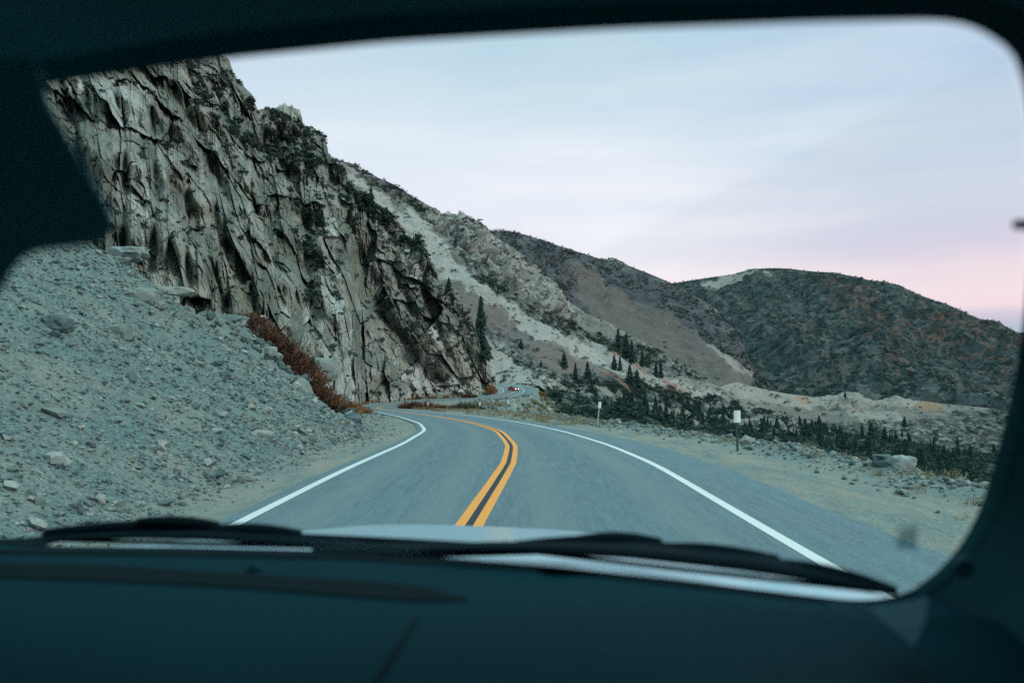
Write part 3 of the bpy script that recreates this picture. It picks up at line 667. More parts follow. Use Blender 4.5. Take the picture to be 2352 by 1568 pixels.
def pick(H, n, dens, wpow=0.0):
    """random points of a hill sheet, n of them, weighted by dens (same shape as its picture grid)"""
    w = np.asarray(dens, float).copy(); w[w < 0] = 0; w = w.ravel(); idx = rng.choice(len(w), n, p=w / w.sum())
    P = H['P']; nu, nv = P.shape[:2]; i, j = idx // nv, idx % nv
    i2 = np.clip(i + 1, 0, nu - 1); j2 = np.clip(j + 1, 0, nv - 1)
    a, b = rng.uniform(0, 1, (2, n, 1))
    return P[i, j] + (P[i2, j] - P[i, j]) * a + (P[i, j2] - P[i, j]) * b, i, j

def tuft(n, seed):
    r = np.random.default_rng(seed); d = r.normal(0, 1, (n, 3)); d /= np.linalg.norm(d, axis=1, keepdims=True); d[:, 2] = np.abs(d[:, 2]) * 1.1 - 0.25
    c = d * r.uniform(0.45, 0.95, (n, 1)); a = r.normal(0, 1, (n, 3)); b = r.normal(0, 1, (n, 3)); s_ = 0.30
    a *= s_ / np.linalg.norm(a, axis=1, keepdims=True); b *= s_ / np.linalg.norm(b, axis=1, keepdims=True)
    return np.stack([c + a, c + b, c - 0.6 * a - 0.6 * b], 1).reshape(-1, 3), np.arange(3 * n).reshape(-1, 3)
TUFT, TUFTS = tuft(56, 5), tuft(26, 6)
# scree stones, denser where the slope is near
n = 60000
Yq = 4.5 + 36 * rng.uniform(0, 1, n) ** 1.35; dq = rng.uniform(0, 1, n) ** 1.15 * np.minimum(24, 8 + Yq * 0.65)
Xq = lX(Yq) - shoulder(Yq) - dq + rng.normal(0, 0.12, n)
Zq = ground_z(Xq, Yq)[0]
sq = np.clip(0.011 * np.exp(rng.normal(0, 0.62, n)) * (1.0 + Yq * 0.06), 0.008, 0.22)
scatter('scree_stones', np.stack([Xq, Yq, Zq], -1), sq, M_STONE, 'loose grey broken stones covering the steep scree slope', 'stones', ICO0, 0.55, 0.42)
n = 6000
Yq = rng.uniform(41, 130, n); Xq = lX(Yq) - rng.uniform(3.5, 18, n)
scatter('talus_stones', np.stack([Xq, Yq, ground_z(Xq, Yq)[0]], -1), np.clip(0.13 * np.exp(rng.normal(0, 0.7, n)), 0.05, 0.9), M_STONE, 'grey broken stones on the talus between the scree and the cliff foot', 'stones', ICO0, 0.7, 0.3)
# the verge: a thin litter of small stones and the stony berm
n = 11000
Yq = 5 + 75 * rng.uniform(0, 1, n) ** 1.6; lf = rng.uniform(0, 1, n) < 0.3
wsh = shoulder(Yq); Xl = lX(Yq) - 0.7 - (wsh - 0.4) * rng.uniform(0, 1, n) ** 0.5; Xr = eX(Yq) - np.abs(rng.normal(0, 0.9, n)) + 0.5
Xr = np.maximum(Xr, rX(Yq) + 1.9)
Xq = np.where(lf, Xl, Xr); Zq = ground_z(Xq, Yq)[0]
sq = np.clip(np.where(lf, 0.010, 0.019) * np.exp(rng.normal(0, 0.55, n)) * (1 + Yq * 0.035), 0.01, 0.28)
scatter('verge_stones', np.stack([Xq, Yq, Zq], -1), sq, M_STONE, 'small stones littering the gravel verges and the rim of the drop', 'stones', ICO0, 0.6, 0.3)
# rubble on the slopes beyond the rim and round the bend
n = 5000
Yq = rng.uniform(70, 235, n); Xq = eX(Yq) + rng.uniform(-3, 26, n); Zq = ground_z(Xq, Yq)[0]
scatter('slope_rubble', np.stack([Xq, Yq, Zq], -1), np.clip(0.17 * np.exp(rng.normal(0, 0.5, n)), 0.08, 0.8), M_STONE, 'grey rubble on the embankment slope below the far bend', 'stones', ICO0, 0.7, 0.3)

# shrubs on the cliff
cd = np.zeros_like(CL_X)
for poly, v in [([(500, 250), (560, 275), (620, 300), (690, 335), (720, 375), (680, 385), (600, 350), (530, 310)], 1.0), ([(520, 150), (590, 250), (750, 305), (760, 370), (620, 290), (540, 230)], 0.10), ([(640, 330), (770, 380), (860, 440), (900, 490), (990, 570), (1000, 600), (930, 560), (820, 510), (740, 430), (640, 370)], 0.22),
                ([(665, 430), (735, 440), (760, 560), (740, 680), (690, 700), (670, 560)], 0.12), ([(600, 245), (750, 300), (760, 380), (640, 330)], 0.12), ([(860, 600), (990, 660), (1000, 800), (900, 760)], 0.03), ([(380, 180), (520, 170), (560, 300), (430, 300)], 0.08)]:
    cd = np.where(inpoly(CL_X, CL_Y, poly), v, cd)
cd = cd * (fbm(np.stack([CL_X * 0.03, CL_Y * 0.03, 0 * CL_X], -1), 3, 0.6, 801) > -0.08) + 0.006 * (CL_X > 90) * (CL_Y > 150)
pts, i, j = pick({'P': CL_P}, 1700, cd)
scatter('cliff_shrubs', pts, np.clip(rng.normal(0.8, 0.35, len(pts)) * np.clip(pts[:, 1] / 170, 0.35, 1.2), 0.2, 1.6), M_SHRUB, 'dark low shrubs clinging to the ledges and crest of the rock cliff', 'shrubs', TUFT, 0.8, 0.1, tone=False, sink=0.35)
# shrubs on the ridge, thick where it is green
def cover(H, name, n, size, mat, label, extra=0.02, nscale=0.05, thr=0.0, seed=0, base=None, fn=None):
    base = base or TUFTS
    g = H['att']['green']; m = fbm(np.stack([H['x'] * nscale, H['y'] * nscale, 0 * H['x']], -1), 4, 0.65, seed) > thr
    d = g * m + extra
    d = np.where((H['att']['pale'] > 0.9) | (H['att']['brown'] > 0.9), extra * 0.5, d)
    if fn is not None: d = fn(H, d)
    pts, i, j = pick(H, n, d)
    return scatter(name, pts, size * np.exp(rng.normal(0, 0.35, n)), mat, label, 'shrubs', base, 0.75, 0.45, tone=False, sink=0.3)
cover(ridge_h, 'ridge_shrubs', 8000, 0.85, M_SHRUB, 'dark sagebrush and small shrubs dotting the pale rocky ridge', 0.05, 0.06, -0.05, 811, None, lambda H, d: np.maximum(d, 0.28 * inpoly(H['x'], H['y'], S_CRAG)))
cover(brown_h, 'brown_hill_shrubs', 11000, 1.15, M_SHRUB, 'grey green sagebrush covering the rounded brown hill', 0.02, 0.05, -0.1, 812)
cover(dark_h, 'mountain_shrubs', 24000, 2.0, M_PINE, 'dark forest and brush covering the mountain on the right', 0.03, 0.05, -0.15, 813)
cover(band_h, 'valley_side_shrubs', 3500, 1.4, M_SHRUB, 'brush scattered along the pale foot of the far mountain', 0.08, 0.06, 0.0, 814)
cover(wood_h, 'valley_shrubs', 17000, 1.25, M_PINE, 'dark undergrowth and brush on the slope below the road', 0.05, 0.07, -0.25, 815)
n = 900
Yq = rng.uniform(100, 260, n); Xq = eX(Yq) + rng.uniform(1, 30, n)
scatter('embankment_shrubs', np.stack([Xq, Yq, ground_z(Xq, Yq)[0]], -1), np.clip(rng.normal(0.5, 0.2, n), 0.2, 1.2), M_OLIVE, 'olive scrub on the rubble embankment under the far bend', 'shrubs', ICO1, 0.7, 0.4, tone=False)

# ------------------------------------------------------------------ trees
def conifer_mesh(h, w, seed, dense=1.0, lean=0.0):
    r = random.Random(seed); v = []; f = []
    nw = int(26 * dense)
    for k in range(nw):
        tz = 0.10 + 0.88 * (k + r.uniform(-0.3, 0.3)) / nw
        z = h * tz; R = w * (1 - tz) ** 0.85 * r.uniform(0.65, 1.15) + 0.05 * w
        nb = int(r.randint(7, 10))
        a0 = r.uniform(0, 6.28)
        for b in range(nb):
            if r.random() < 0.12: continue
            a = a0 + 6.283 * b / nb + r.uniform(-0.3, 0.3); L = R * r.uniform(0.6, 1.15)
            ca, sa = math.cos(a), math.sin(a); dz = r.uniform(-0.32, -0.02) * L
            ns = 3
            for q in range(ns):                       # sprays along the branch
                s0 = 0.1 + 0.9 * q / ns; s1 = min(1.0, s0 + 0.5)
                wd = L * 0.28 * (1.15 - s0)
                th = h * 0.016
                c0 = (ca * L * s0, sa * L * s0, z + dz * s0 * s0); c1 = (ca * L * s1, sa * L * s1, z + dz * s1 * s1 - th)
                i = len(v)
                v += [c0, (c1[0] - sa * wd, c1[1] + ca * wd, c1[2] - r.uniform(0, 2) * th), (c1[0], c1[1], c1[2] + 2.2 * th), (c1[0] + sa * wd, c1[1] - ca * wd, c1[2] - r.uniform(0, 2) * th), (ca * L * s1 * 1.1, sa * L * s1 * 1.1, c1[2] - 0.5 * th)]
                f += [(i, i + 1, i + 2), (i, i + 2, i + 3), (i + 2, i + 1, i + 4), (i + 2, i + 4, i + 3)]
    i = len(v); v += [(0.05 * w, 0, h * 0.93), (-0.05 * w, 0.05 * w, h * 0.93), (0, -0.05 * w, h * 0.93), (0, 0, h * 1.02)]; f += [(i, i + 1, i + 3), (i + 1, i + 2, i + 3), (i + 2, i, i + 3)]
    return np.array(v), np.array(f)
PROTO = []
for k, (w, dn) in enumerate([(0.20, 1.0), (0.27, 1.0), (0.32, 0.9), (0.16, 1.1), (0.37, 0.85)]):
    v, f = conifer_mesh(1.0, w, 50 + k, dn)
    me_o = mesh_np('crown', v, f, M_PINE); crown_me = me_o.data; bpy.data.objects.remove(me_o)
    tb = MB().tube([(0, 0, -0.05), (0, 0, 0.3), (0.003, 0, 0.97)], [0.02, 0.015, 0.003], 7)
    to = tb.build('trunk', M_BARK); trunk_me = to.data; bpy.data.objects.remove(to)
    vv = np.concatenate([v, np.array(tb.v)]); ntr = np.array([[a, b, c] for q in tb.f if len(q) == 4 for a, b, c in ((q[0], q[1], q[2]), (q[0], q[2], q[3]))]) + len(v)
    wo_ = mesh_np('pine_tree', vv, np.concatenate([f, ntr]), [M_PINE, M_BARK], matidx=[0] * len(f) + [1] * len(ntr)); whole_me = wo_.data; bpy.data.objects.remove(wo_)
    PROTO.append((crown_me, trunk_me, whole_me))
def pine(P, h, k, label, group, parts=True):
    k = k % len(PROTO)
    if parts:
        o = empty('pine_tree', P, random.uniform(0, 6.28)); s = h
        for nm, me in (('crown', PROTO[k][0]), ('trunk', PROTO[k][1])):
            c_ = bpy.data.objects.new(nm, me); COL.objects.link(c_); c_.parent = o
        o.scale = (s, s, s)
    else:
        o = bpy.data.objects.new('pine_tree', PROTO[k][2]); COL.objects.link(o); o.location = P; o.rotation_euler = (0, 0, random.uniform(0, 6.28)); o.scale = (h, h, h)
    tag(o, label, 'tree', group); return o
def near_hill(H, x, y):
    px, py = proj(H['P']); k = np.argmin((px - x) ** 2 + (py - y) ** 2); return H['P'].reshape(-1, 3)[k]
# trees that stand out on the ridge: foot x, foot y, top y
PINES = [
 (1104, 832, 678, 3, 'tall thin dark pine against the right edge of the rock cliff', 'C'),
 (853, 466, 428, 1, 'lone dark pine on the crest where cliff meets pale talus', 'C'),
 (1030, 668, 636, 2, 'bushy dark pine on the right shoulder of the cliff above the tall pine', 'C'),
 (1420, 800, 752, 0, 'upper left pine of the dark clump high on the ridge slope', 'R'),
 (1438, 826, 765, 1, 'largest broad pine in the dark clump high on the ridge slope', 'R'),
 (1452, 836, 780, 0, 'pine at the right of the dark clump high on the ridge slope', 'R'),
 (1476, 842, 798, 3, 'slim pine just right of the dark clump above the rusty gully', 'R'),
 (1508, 866, 828, 0, 'left pine of the pair low on the ridge right of the rusty gully', 'R'),
 (1519, 868, 824, 3, 'right pine of the pair low on the ridge right of the rusty gully', 'R'),
 (1412, 848, 814, 1, 'rounded pine in the middle of the pale talus strip', 'R'),
 (1424, 852, 818, 0, 'narrow pine beside the rounded one on the talus strip', 'R'),
 (1446, 884, 836, 1, 'broad pine at the lower end of the talus strip', 'R'),
 (1464, 890, 848, 2, 'bushy pine at the lower end of the talus strip near the valley', 'R'),
 (1297, 846, 809, 2, 'left of the three pines standing in a row above the far bend', 'R'),
 (1321, 872, 832, 0, 'middle of the three pines standing in a row above the far bend', 'R'),
 (1349, 870, 830, 1, 'right of the three pines standing in a row above the far bend', 'R'),
 (1243, 842, 826, 1, 'small dark pine alone on the purple brown slope', 'R'),
 (1196, 800, 778, 4, 'squat juniper on the purple brown slope above the far road', 'R'),
]
for x, yb, yt, k, lab, wh in PINES:
    H = ridge_h if wh == 'R' else {'P': CL_P}
    p = near_hill(H, x, yb); h = (yb - yt) / F * p[1] * 1.06
    pine(tuple(p - np.array([0, 0, h * 0.02])), h, k, lab, None)
# the belt of pines below the road
dens = np.where(inpoly(wood_h['x'], wood_h['y'], [(1290, 893), (1400, 902), (1500, 918), (1600, 942), (1700, 958), (1850, 982), (2000, 1000), (2230, 1034), (2230, 1120), (2050, 1080), (1800, 1020), (1600, 985), (1450, 965), (1380, 930)]), 1.0, 0.0) + np.where(inpoly(wood_h['x'], wood_h['y'], [(1450, 915), (1620, 945), (1950, 990), (1900, 1020), (1600, 980), (1480, 950)]), 2.0, 0.0)
pts, i, j = pick(wood_h, 275, dens)
order = np.argsort(pts[:, 1])
for q in order:
    p = pts[q]; h = random.uniform(2.6, 8.0) * random.choice([0.7, 1.0, 1.0, 1.2]) * (0.75 + 0.25 * p[1] / 300)
    near = h / p[1] * F > 36
    pine(tuple(p - np.array([0, 0, 0.2])), h, random.randint(0, 4), 'dark pine among the belt of trees below the road at the right', 'pines in the belt below the road', near)
dens = inpoly(band_h['x'], band_h['y'], [(1500, 920), (1900, 985), (2400, 1035), (2400, 1075), (2000, 1040), (1500, 1005)]).astype(float) + 0.02
pts, i, j = pick(band_h, 60, dens)
for p in pts: pine(tuple(p - np.array([0, 0, 0.2])), random.uniform(6, 10), random.randint(0, 4), 'small far pine on the valley side behind the main belt of trees', 'far pines on the valley side', False)

# ------------------------------------------------------------------ bushes
def bush_mesh(w, h, seed, n=420, spread=1.0, blade=0.03, leaf=True):
    r = random.Random(seed); v = []; f = []
    lob = [(r.uniform(-0.5, 0.5) * w, r.uniform(-0.5, 0.5) * w, r.uniform(0.6, 1.0)) for _ in range(5)]
    for k in range(int(n * 1.8)):
        lx, ly, ls = r.choice(lob); a = r.uniform(0, 6.28); e = math.asin(r.uniform(0.02, 1.0)); q = r.uniform(0.35, 1.0) ** 0.6
        dx, dy, dz = math.cos(a) * math.cos(e), math.sin(a) * math.cos(e), math.sin(e)
        p0 = (lx + dx * q * 0.5 * w * spread, ly + dy * q * 0.5 * w * spread, dz * q * h * ls * 0.9)
        L = h * r.uniform(0.12, 0.34); tx, ty, tz = dx * 0.6 + r.gauss(0, 0.4), dy * 0.6 + r.gauss(0, 0.4), 0.75 + r.gauss(0, 0.3)
        p1 = (p0[0] + tx * L, p0[1] + ty * L, p0[2] + tz * L)
        t = blade * h * r.uniform(0.5, 1.3); a2 = r.uniform(0, 6.28); px, py = math.cos(a2) * t, math.sin(a2) * t
        i = len(v); m_ = [(p0[j] + 2 * p1[j]) / 3 for j in range(3)]
        v += [p0, (m_[0] + px, m_[1] + py, m_[2]), p1, (m_[0] - px, m_[1] - py, m_[2] + t)]; f += [(i, i + 1, i + 2), (i, i + 2, i + 3)]
    for k in range(26):
        a = r.uniform(0, 6.28); e = r.uniform(0.5, 1.4); L = h * r.uniform(0.5, 0.95); d = (math.cos(a) * math.cos(e), math.sin(a) * math.cos(e), math.sin(e)); i = len(v)
        t = 0.012 * h; v += [(-d[1] * t, d[0] * t, 0), (d[1] * t, -d[0] * t, 0), (d[0] * L, d[1] * L, d[2] * L)]; f += [(i, i + 1, i + 2)]
    return np.array(v), np.array(f)
def gpoint(x, y, Y, up=0.0):
    p = at(x, y, Y); return (float(p[0]), float(Y), float(ground_z(np.array([p[0]]), np.array([float(Y)]))[0][0]) + up)
BM = {}
def bush(x, y, Y, w, h, mat, label, group=None, seed=0, n=420, spread=1.0, name='bush', z=None, blade=0.035):
    key = (mat.name, seed % 5, n, spread)
    if key not in BM:
        v, f = bush_mesh(1.0, 1.0, 900 + seed % 5, n, spread, blade); o = mesh_np(name, v, f, mat); BM[key] = o.data; bpy.data.objects.remove(o)
    o = bpy.data.objects.new(name, BM[key]); COL.objects.link(o)
    p = gpoint(x, y, Y) if z is None else z
    o.location = (p[0], p[1], p[2] - 0.08 * h); o.scale = (w * 0.8, w * 0.8, h); o.rotation_euler = (0, 0, random.uniform(0, 6.28))
    tag(o, label, 'bush', group); return o
ORD = ['first', 'second', 'third', 'fourth', 'fifth', 'sixth', 'seventh', 'eighth', 'ninth', 'tenth', 'eleventh', 'twelfth', 'thirteenth', 'fourteenth', 'fifteenth', 'sixteenth', 'seventeenth', 'eighteenth', 'nineteenth', 'twentieth']
# rusty thicket in the gully between scree and cliff, from its top down to the road
TH = [(575, 742, 56, 2.4, 1.5, 'dark'), (600, 750, 56, 2.6, 1.7, 'dark'), (628, 765, 57, 2.6, 1.8, 'dark'), (652, 782, 57, 2.4, 1.7, 'red'), (640, 745, 60, 2.4, 1.6, 'dark'), (668, 806, 56, 2.6, 1.7, 'red'), (690, 770, 62, 1.8, 1.4, 'bright'),
      (684, 832, 56, 2.4, 1.6, 'red'), (700, 850, 55, 2.2, 1.5, 'red'), (716, 868, 55, 2.2, 1.4, 'red'), (733, 884, 55, 2.0, 1.3, 'red'), (748, 900, 56, 2.0, 1.2, 'bright'), (762, 912, 57, 1.9, 1.1, 'red'), (776, 922, 60, 1.8, 1.1, 'bright'),
      (788, 930, 64, 1.8, 1.0, 'orange'), (800, 936, 68, 1.7, 0.9, 'orange'), (808, 926, 84, 2.0, 1.3, 'bright'), (790, 915, 80, 2.0, 1.4, 'red'), (770, 900, 72, 2.0, 1.5, 'red')]
for k, (x, y, Y, w, h, c_) in enumerate(sorted(TH, key=lambda q: q[1])):
    m = {'dark': M_RED, 'red': M_RED, 'bright': M_ORANGE, 'orange': M_ORANGE}[c_]
    bush(x, y, Y, w, h, m, ('rust red leafless bush' if m is M_RED else 'orange dry bush') + ' in the thicket between scree and cliff, ' + ORD[k] + ' from its top', 'bushes in the thicket between scree and cliff', k, 520)
for k, (x, y, Y, w, h) in enumerate([(495, 742, 44, 1.6, 0.9), (520, 752, 44, 1.5, 0.8), (548, 765, 45, 1.6, 0.8), (575, 785, 45, 1.3, 0.7)]):
    bush(x, y, Y, w, h, M_TAN, ORD[k] + ' pale dry grass clump from the left on the scree crest beside the cliff', 'dry grass clumps on the scree crest', k, 420, 1.2, 'grass_clump')
# island of bushes inside the bend
for k, (x, Y, w, h, m, lab) in enumerate([
    (938, 118, 2.6, 1.15, M_RED, 'leftmost rust red bush inside the bend of the road'), (958, 112, 2.8, 1.3, M_RED, 'tallest rust red bush inside the bend of the road'), (976, 108, 2.6, 1.2, M_RED, 'rust red bush inside the bend just left of a white marker'),
    (1000, 104, 2.2, 0.8, M_ORANGE, 'low orange brown bush inside the bend right of the marker'), (1020, 102, 2.0, 0.7, M_RED, 'low red brown bush between orange bush and olive bush inside the bend'),
    (1066, 98, 2.6, 1.15, M_OLIVE, 'dark olive rounded bush inside the bend'), (1082, 99, 2.2, 0.95, M_OLIVE, 'smaller olive bush leaning on the rounded one inside the bend'), (1110, 104, 2.6, 1.3, M_TAN, 'tan dry bush behind the markers inside the bend'), (1130, 110, 3.0, 1.2, M_TAN, 'wide tan bush right of the dry one inside the bend')]):
    p = at(x, 900, Y); bush(x, 0, Y, w, h, m, lab, None, k + 1, 520, z=(float(p[0]), Y, float(ground_z(np.array([p[0]]), np.array([float(Y)]))[0][0])))
for k, (x, Y, w, h, m, lab) in enumerate([(1068, 216, 3.0, 1.6, M_RED, 'rust red bush at the foot of the cliff nose'), (1085, 219, 2.6, 1.3, M_RED, 'second red bush at the foot of the cliff nose, nearer the far bend'), (1128, 236, 2.4, 4.0, M_ORANGE, 'tall orange brown bush against the cliff nose by the far bend'),
                                          (1241, 246, 2.6, 2.0, M_ORANGE, 'orange brown bush at the outer rim of the far bend')]):
    p = at(x, 900, Y); bush(x, 0, Y, w, h, m, lab, None, k, 420, z=(float(p[0]), Y, float(ground_z(np.array([p[0]]), np.array([float(Y)]))[0][0])))
n = 260
pts = []
Yq = rng.uniform(70, 215, n); Xq = lX(Yq) - rng.uniform(1.4, 4.5, n)
vs, fs = [], []
for q in range(n):
    v, f = bush_mesh(0.5, 0.55, 700 + q % 9, 60, 1.0, 0.06); v = v * random.uniform(0.7, 2.0) + np.array([Xq[q], Yq[q], ground_z(np.array([Xq[q]]), np.array([Yq[q]]))[0][0] - 0.03])
    fs.append(f + sum(len(a) for a in vs)); vs.append(v)
tag(mesh_np('roadside_weeds', np.concatenate(vs), np.concatenate(fs), M_ORANGE), 'dry orange weeds along the foot of the cliff by the road', 'weeds', None, 'stuff')
Yq = rng.uniform(42, 125, n); Xq = rX(Yq) + 1.0 + rng.uniform(0, 1, n) * np.maximum(1, (eX(Yq) - rX(Yq) - 0.5)); vs, fs = [], []
for q in range(n):
    v, f = bush_mesh(0.5, 0.45, 760 + q % 9, 50, 1.2, 0.06); v = v * random.uniform(0.4, 1.2) + np.array([Xq[q], Yq[q], ground_z(np.array([Xq[q]]), np.array([Yq[q]]))[0][0] - 0.03])
    fs.append(f + sum(len(a) for a in vs)); vs.append(v)
n = 110; Yq = 7 + 40 * rng.uniform(0, 1, n) ** 1.3; Xq = eX(Yq) - np.abs(rng.normal(0.2, 0.8, n))
for q in range(n):
    v, f = bush_mesh(0.5, 0.5, 780 + q % 9, 60, 1.2, 0.03); v = v * random.uniform(0.2, 0.55) + np.array([Xq[q], Yq[q], ground_z(np.array([Xq[q]]), np.array([Yq[q]]))[0][0] - 0.02])
    fs.append(f + sum(len(a) for a in vs)); vs.append(v)
tag(mesh_np('verge_weeds', np.concatenate(vs), np.concatenate(fs), M_TAN), 'dry tan weeds and grass on the gravel verges at the right and inside the bend', 'weeds', None, 'stuff')

# ------------------------------------------------------------------ boulders
def boulder(x, y, Y, w, h, label, tonev, seed, z=None, sq=(1, 1, 1)):
    v, f = ico(2); v = v.copy()
    bh, be, br = blocks(v * 1.1 + seed * 7.7, 3, 1.6); v = v * (1 + 0.26 * bh + 0.08 * fbm(v * 2.5 + seed, 4))[:, None]
    v = np.clip(v, -0.82, 0.9)
    v = v * np.array([w / 2, w / 2 * 0.85, h * 0.6]) * np.array(sq)
    o = mesh_np('boulder', v, f, M_STONE, None, {'tone': np.full(len(v), tonev)}, False)
    p = gpoint(x, y, Y) if z is None else z
    o.location = (p[0], p[1], p[2] + h * 0.22); o.rotation_euler = (0, 0, seed * 1.3)
    tag(o, label, 'boulder'); return o
def scree_hit(x, y):
    Yt = np.linspace(4, 60, 1500); p = at(x, y, Yt); gz = ground_z(p[:, 0], Yt, False)[0]
    k = np.argmax(gz > p[:, 2]); return float(Yt[k]) if gz[k] > p[k, 2] else 30.0
for k, (x, y, w, h, tn, lab) in enumerate([
    (365, 1040, 0.42, 0.26, 0.9, 'pale squarish boulder low on the scree above the road'), (128, 1062, 0.42, 0.2, 0.9, 'pale flat boulder at the far left foot of the scree'), (448, 985, 0.34, 0.2, 0.7, 'grey boulder on the scree above the pale squarish one'),
    (518, 868, 0.5, 0.35, 0.12, 'dark blue grey boulder in the middle of the scree'), (326, 688, 1.1, 0.6, 0.75, 'light grey boulder high on the scree near its crest'), (278, 770, 0.7, 0.45, 0.6, 'grey boulder high on the scree left of centre'),
    (480, 1100, 0.28, 0.17, 0.35, 'small blue grey boulder at the foot of the scree beside the verge'), (820, 985, 0.45, 0.35, 0.2, 'dark boulder at the road end of the scree'), (650, 905, 0.5, 0.3, 0.7, 'light boulder near the lower end of the scree crest'),
    (612, 1010, 0.3, 0.2, 0.5, 'grey boulder halfway down the right part of the scree'), (130, 760, 0.8, 0.4, 0.15, 'dark boulder at the upper left of the scree')]):
    boulder(x, y, scree_hit(x, y), w, h, lab, tn, k + 1)
Y_ = 36.5
boulder(300, 612, 35, 2.7, 1.0, 'long pale slab of rock resting on the scree crest by the cliff', 0.85, 31, z=(float(at(292, 590, 36)[0]), 36, float(at(292, 596, 36)[2])), sq=(1, 0.6, 0.7))
boulder(390, 665, 38, 2.3, 0.7, 'thin light slab lying along the scree crest', 0.85, 32, z=(float(at(400, 672, 38)[0]), 38, float(at(400, 676, 38)[2])), sq=(1, 0.5, 0.6))
boulder(620, 800, 42, 1.0, 0.7, 'pale pointed rock on the scree crest in front of the rusty thicket', 0.8, 33, z=(float(at(622, 812, 42)[0]), 42, float(at(622, 818, 42)[2])))
boulder(2078, 1100, 16.3, 0.52, 0.36, 'large pale boulder on the rim of the drop at the right', 0.9, 41)
boulder(2028, 1103, 16.8, 0.55, 0.26, 'dark low boulder just left of the large pale one on the rim', 0.08, 42)
boulder(1418, 972, 40, 0.42, 0.3, 'small orange tinted rock right of the leaning marker post', 1.0, 43)
boulder(760, 880, 70, 2.6, 2.0, 'rounded pale boulder at the foot of the cliff behind the rusty thicket', 0.75, 44, z=(float(at(742, 862, 66)[0]), 66, float(at(742, 862, 66)[2])))

# ------------------------------------------------------------------ marker posts
M_PW = simple('white_plate_mat', (0.80, 0.82, 0.80), 0.5, 0.06).m
M_PG = simple('green_post_mat', (0.035, 0.08, 0.075), 0.6, 0.2).m
M_PB = simple('pale_post_mat', (0.36, 0.46, 0.47), 0.5, 0.1).m
def marker(x, Y, h, label, plate=(0.2, 0.36), lean=0.0, pale=False, X=None):
    Xw = float(at(x, 900, Y)[0]) if X is None else X
    gz = float(ground_z(np.array([Xw]), np.array([float(Y)]))[0][0])
    o = empty('marker_post', (Xw, Y, gz)); o.rotation_euler = (0, lean, 0)
    pm = M_PB if pale else M_PG
    b = MB()                                                # a flanged steel channel
    b.box((0, 0, h / 2 - 0.1), (0.05, 0.008, h + 0.1)); b.box((-0.027, 0.014, h / 2 - 0.1), (0.006, 0.03, h + 0.1)); b.box((0.027, 0.014, h / 2 - 0.1), (0.006, 0.03, h + 0.1))
    b.build('post', pm, o)
    p = MB(); pw, ph = plate; n = 5; vs = []
    for i in range(n + 1):                                  # gently curved reflector plate
        a = -0.5 + i / n; xx = pw * a; yy = -0.012 - 0.02 * (1 - 4 * a * a)
        vs += [(xx, yy, h - ph), (xx, yy, h), (xx, yy + 0.004, h - ph), (xx, yy + 0.004, h)]
    fs = []
    for i in range(n):
        a = i * 4; c = a + 4; fs += [(a, c, c + 1, a + 1), (a + 2, a + 3, c + 3, c + 2), (a + 1, c + 1, c + 3, a + 3), (a, a + 2, c + 2, c)]
    fs += [(0, 1, 3, 2), (n * 4, n * 4 + 2, n * 4 + 3, n * 4 + 1)]
    p.add(vs, fs).build('reflector_plate', M_PW, o)
    tag(o, label, 'marker post', 'roadside marker posts'); return o
marker(1692, 23.0, 1.22, 'roadside marker with a wide white plate on a dark post, nearest on the right verge', (0.20, 0.36))
marker(1371, 41.0, 1.32, 'pale leaning marker post with a small white top on the rim of the verge', (0.16, 0.33), math.radians(7), True)
marker(1166, 84, 1.25, 'dark marker post with white tip on the rim, first beyond the leaning post', (0.17, 0.4))
marker(1102, 96, 1.0, 'short white tipped marker between olive bush and far dark post', (0.17, 0.45))
marker(983, 105, 1.0, 'white marker standing among the red bushes inside the bend', (0.17, 0.45))
marker(940, 122, 1.0, 'faint white marker behind the leftmost red bush inside the bend', (0.15, 0.35))
# low timber barrier along the outside of the far bend
gb = empty('road_barrier', (4.0, 262, float(zR(262))))
M_WD = simple('dark_timber_mat', (0.045, 0.05, 0.05), 0.8, 0.3).m
bx = MB(); pts_ = [at(x, 880, Y) for x, Y in ((1186, 284), (1200, 280), (1215, 274), (1230, 268), (1240, 262))]
for a, b in zip(pts_[:-1], pts_[1:]):
    a = np.array(a); b = np.array(b); m_ = (a + b) / 2; ang = math.atan2(b[1] - a[1], b[0] - a[0]); L = np.hypot(b[0] - a[0], b[1] - a[1])
    bx.box((m_[0] - 4.0, m_[1] - 262, zR(m_[1]) - float(zR(262)) + 0.62), (L + 0.02, 0.1, 0.34), Matrix.Rotation(ang, 3, 'Z'))
bx.build('rail', M_WD, gb)
for a in pts_:
    MB().box((a[0] - 4.0, a[1] - 262 + 0.12, float(zR(a[1]) - zR(262)) + 0.3), (0.18, 0.12, 1.0)).build('post', M_WD, gb)
tag(gb, 'low dark timber barrier along the outside of the far bend', 'barrier')

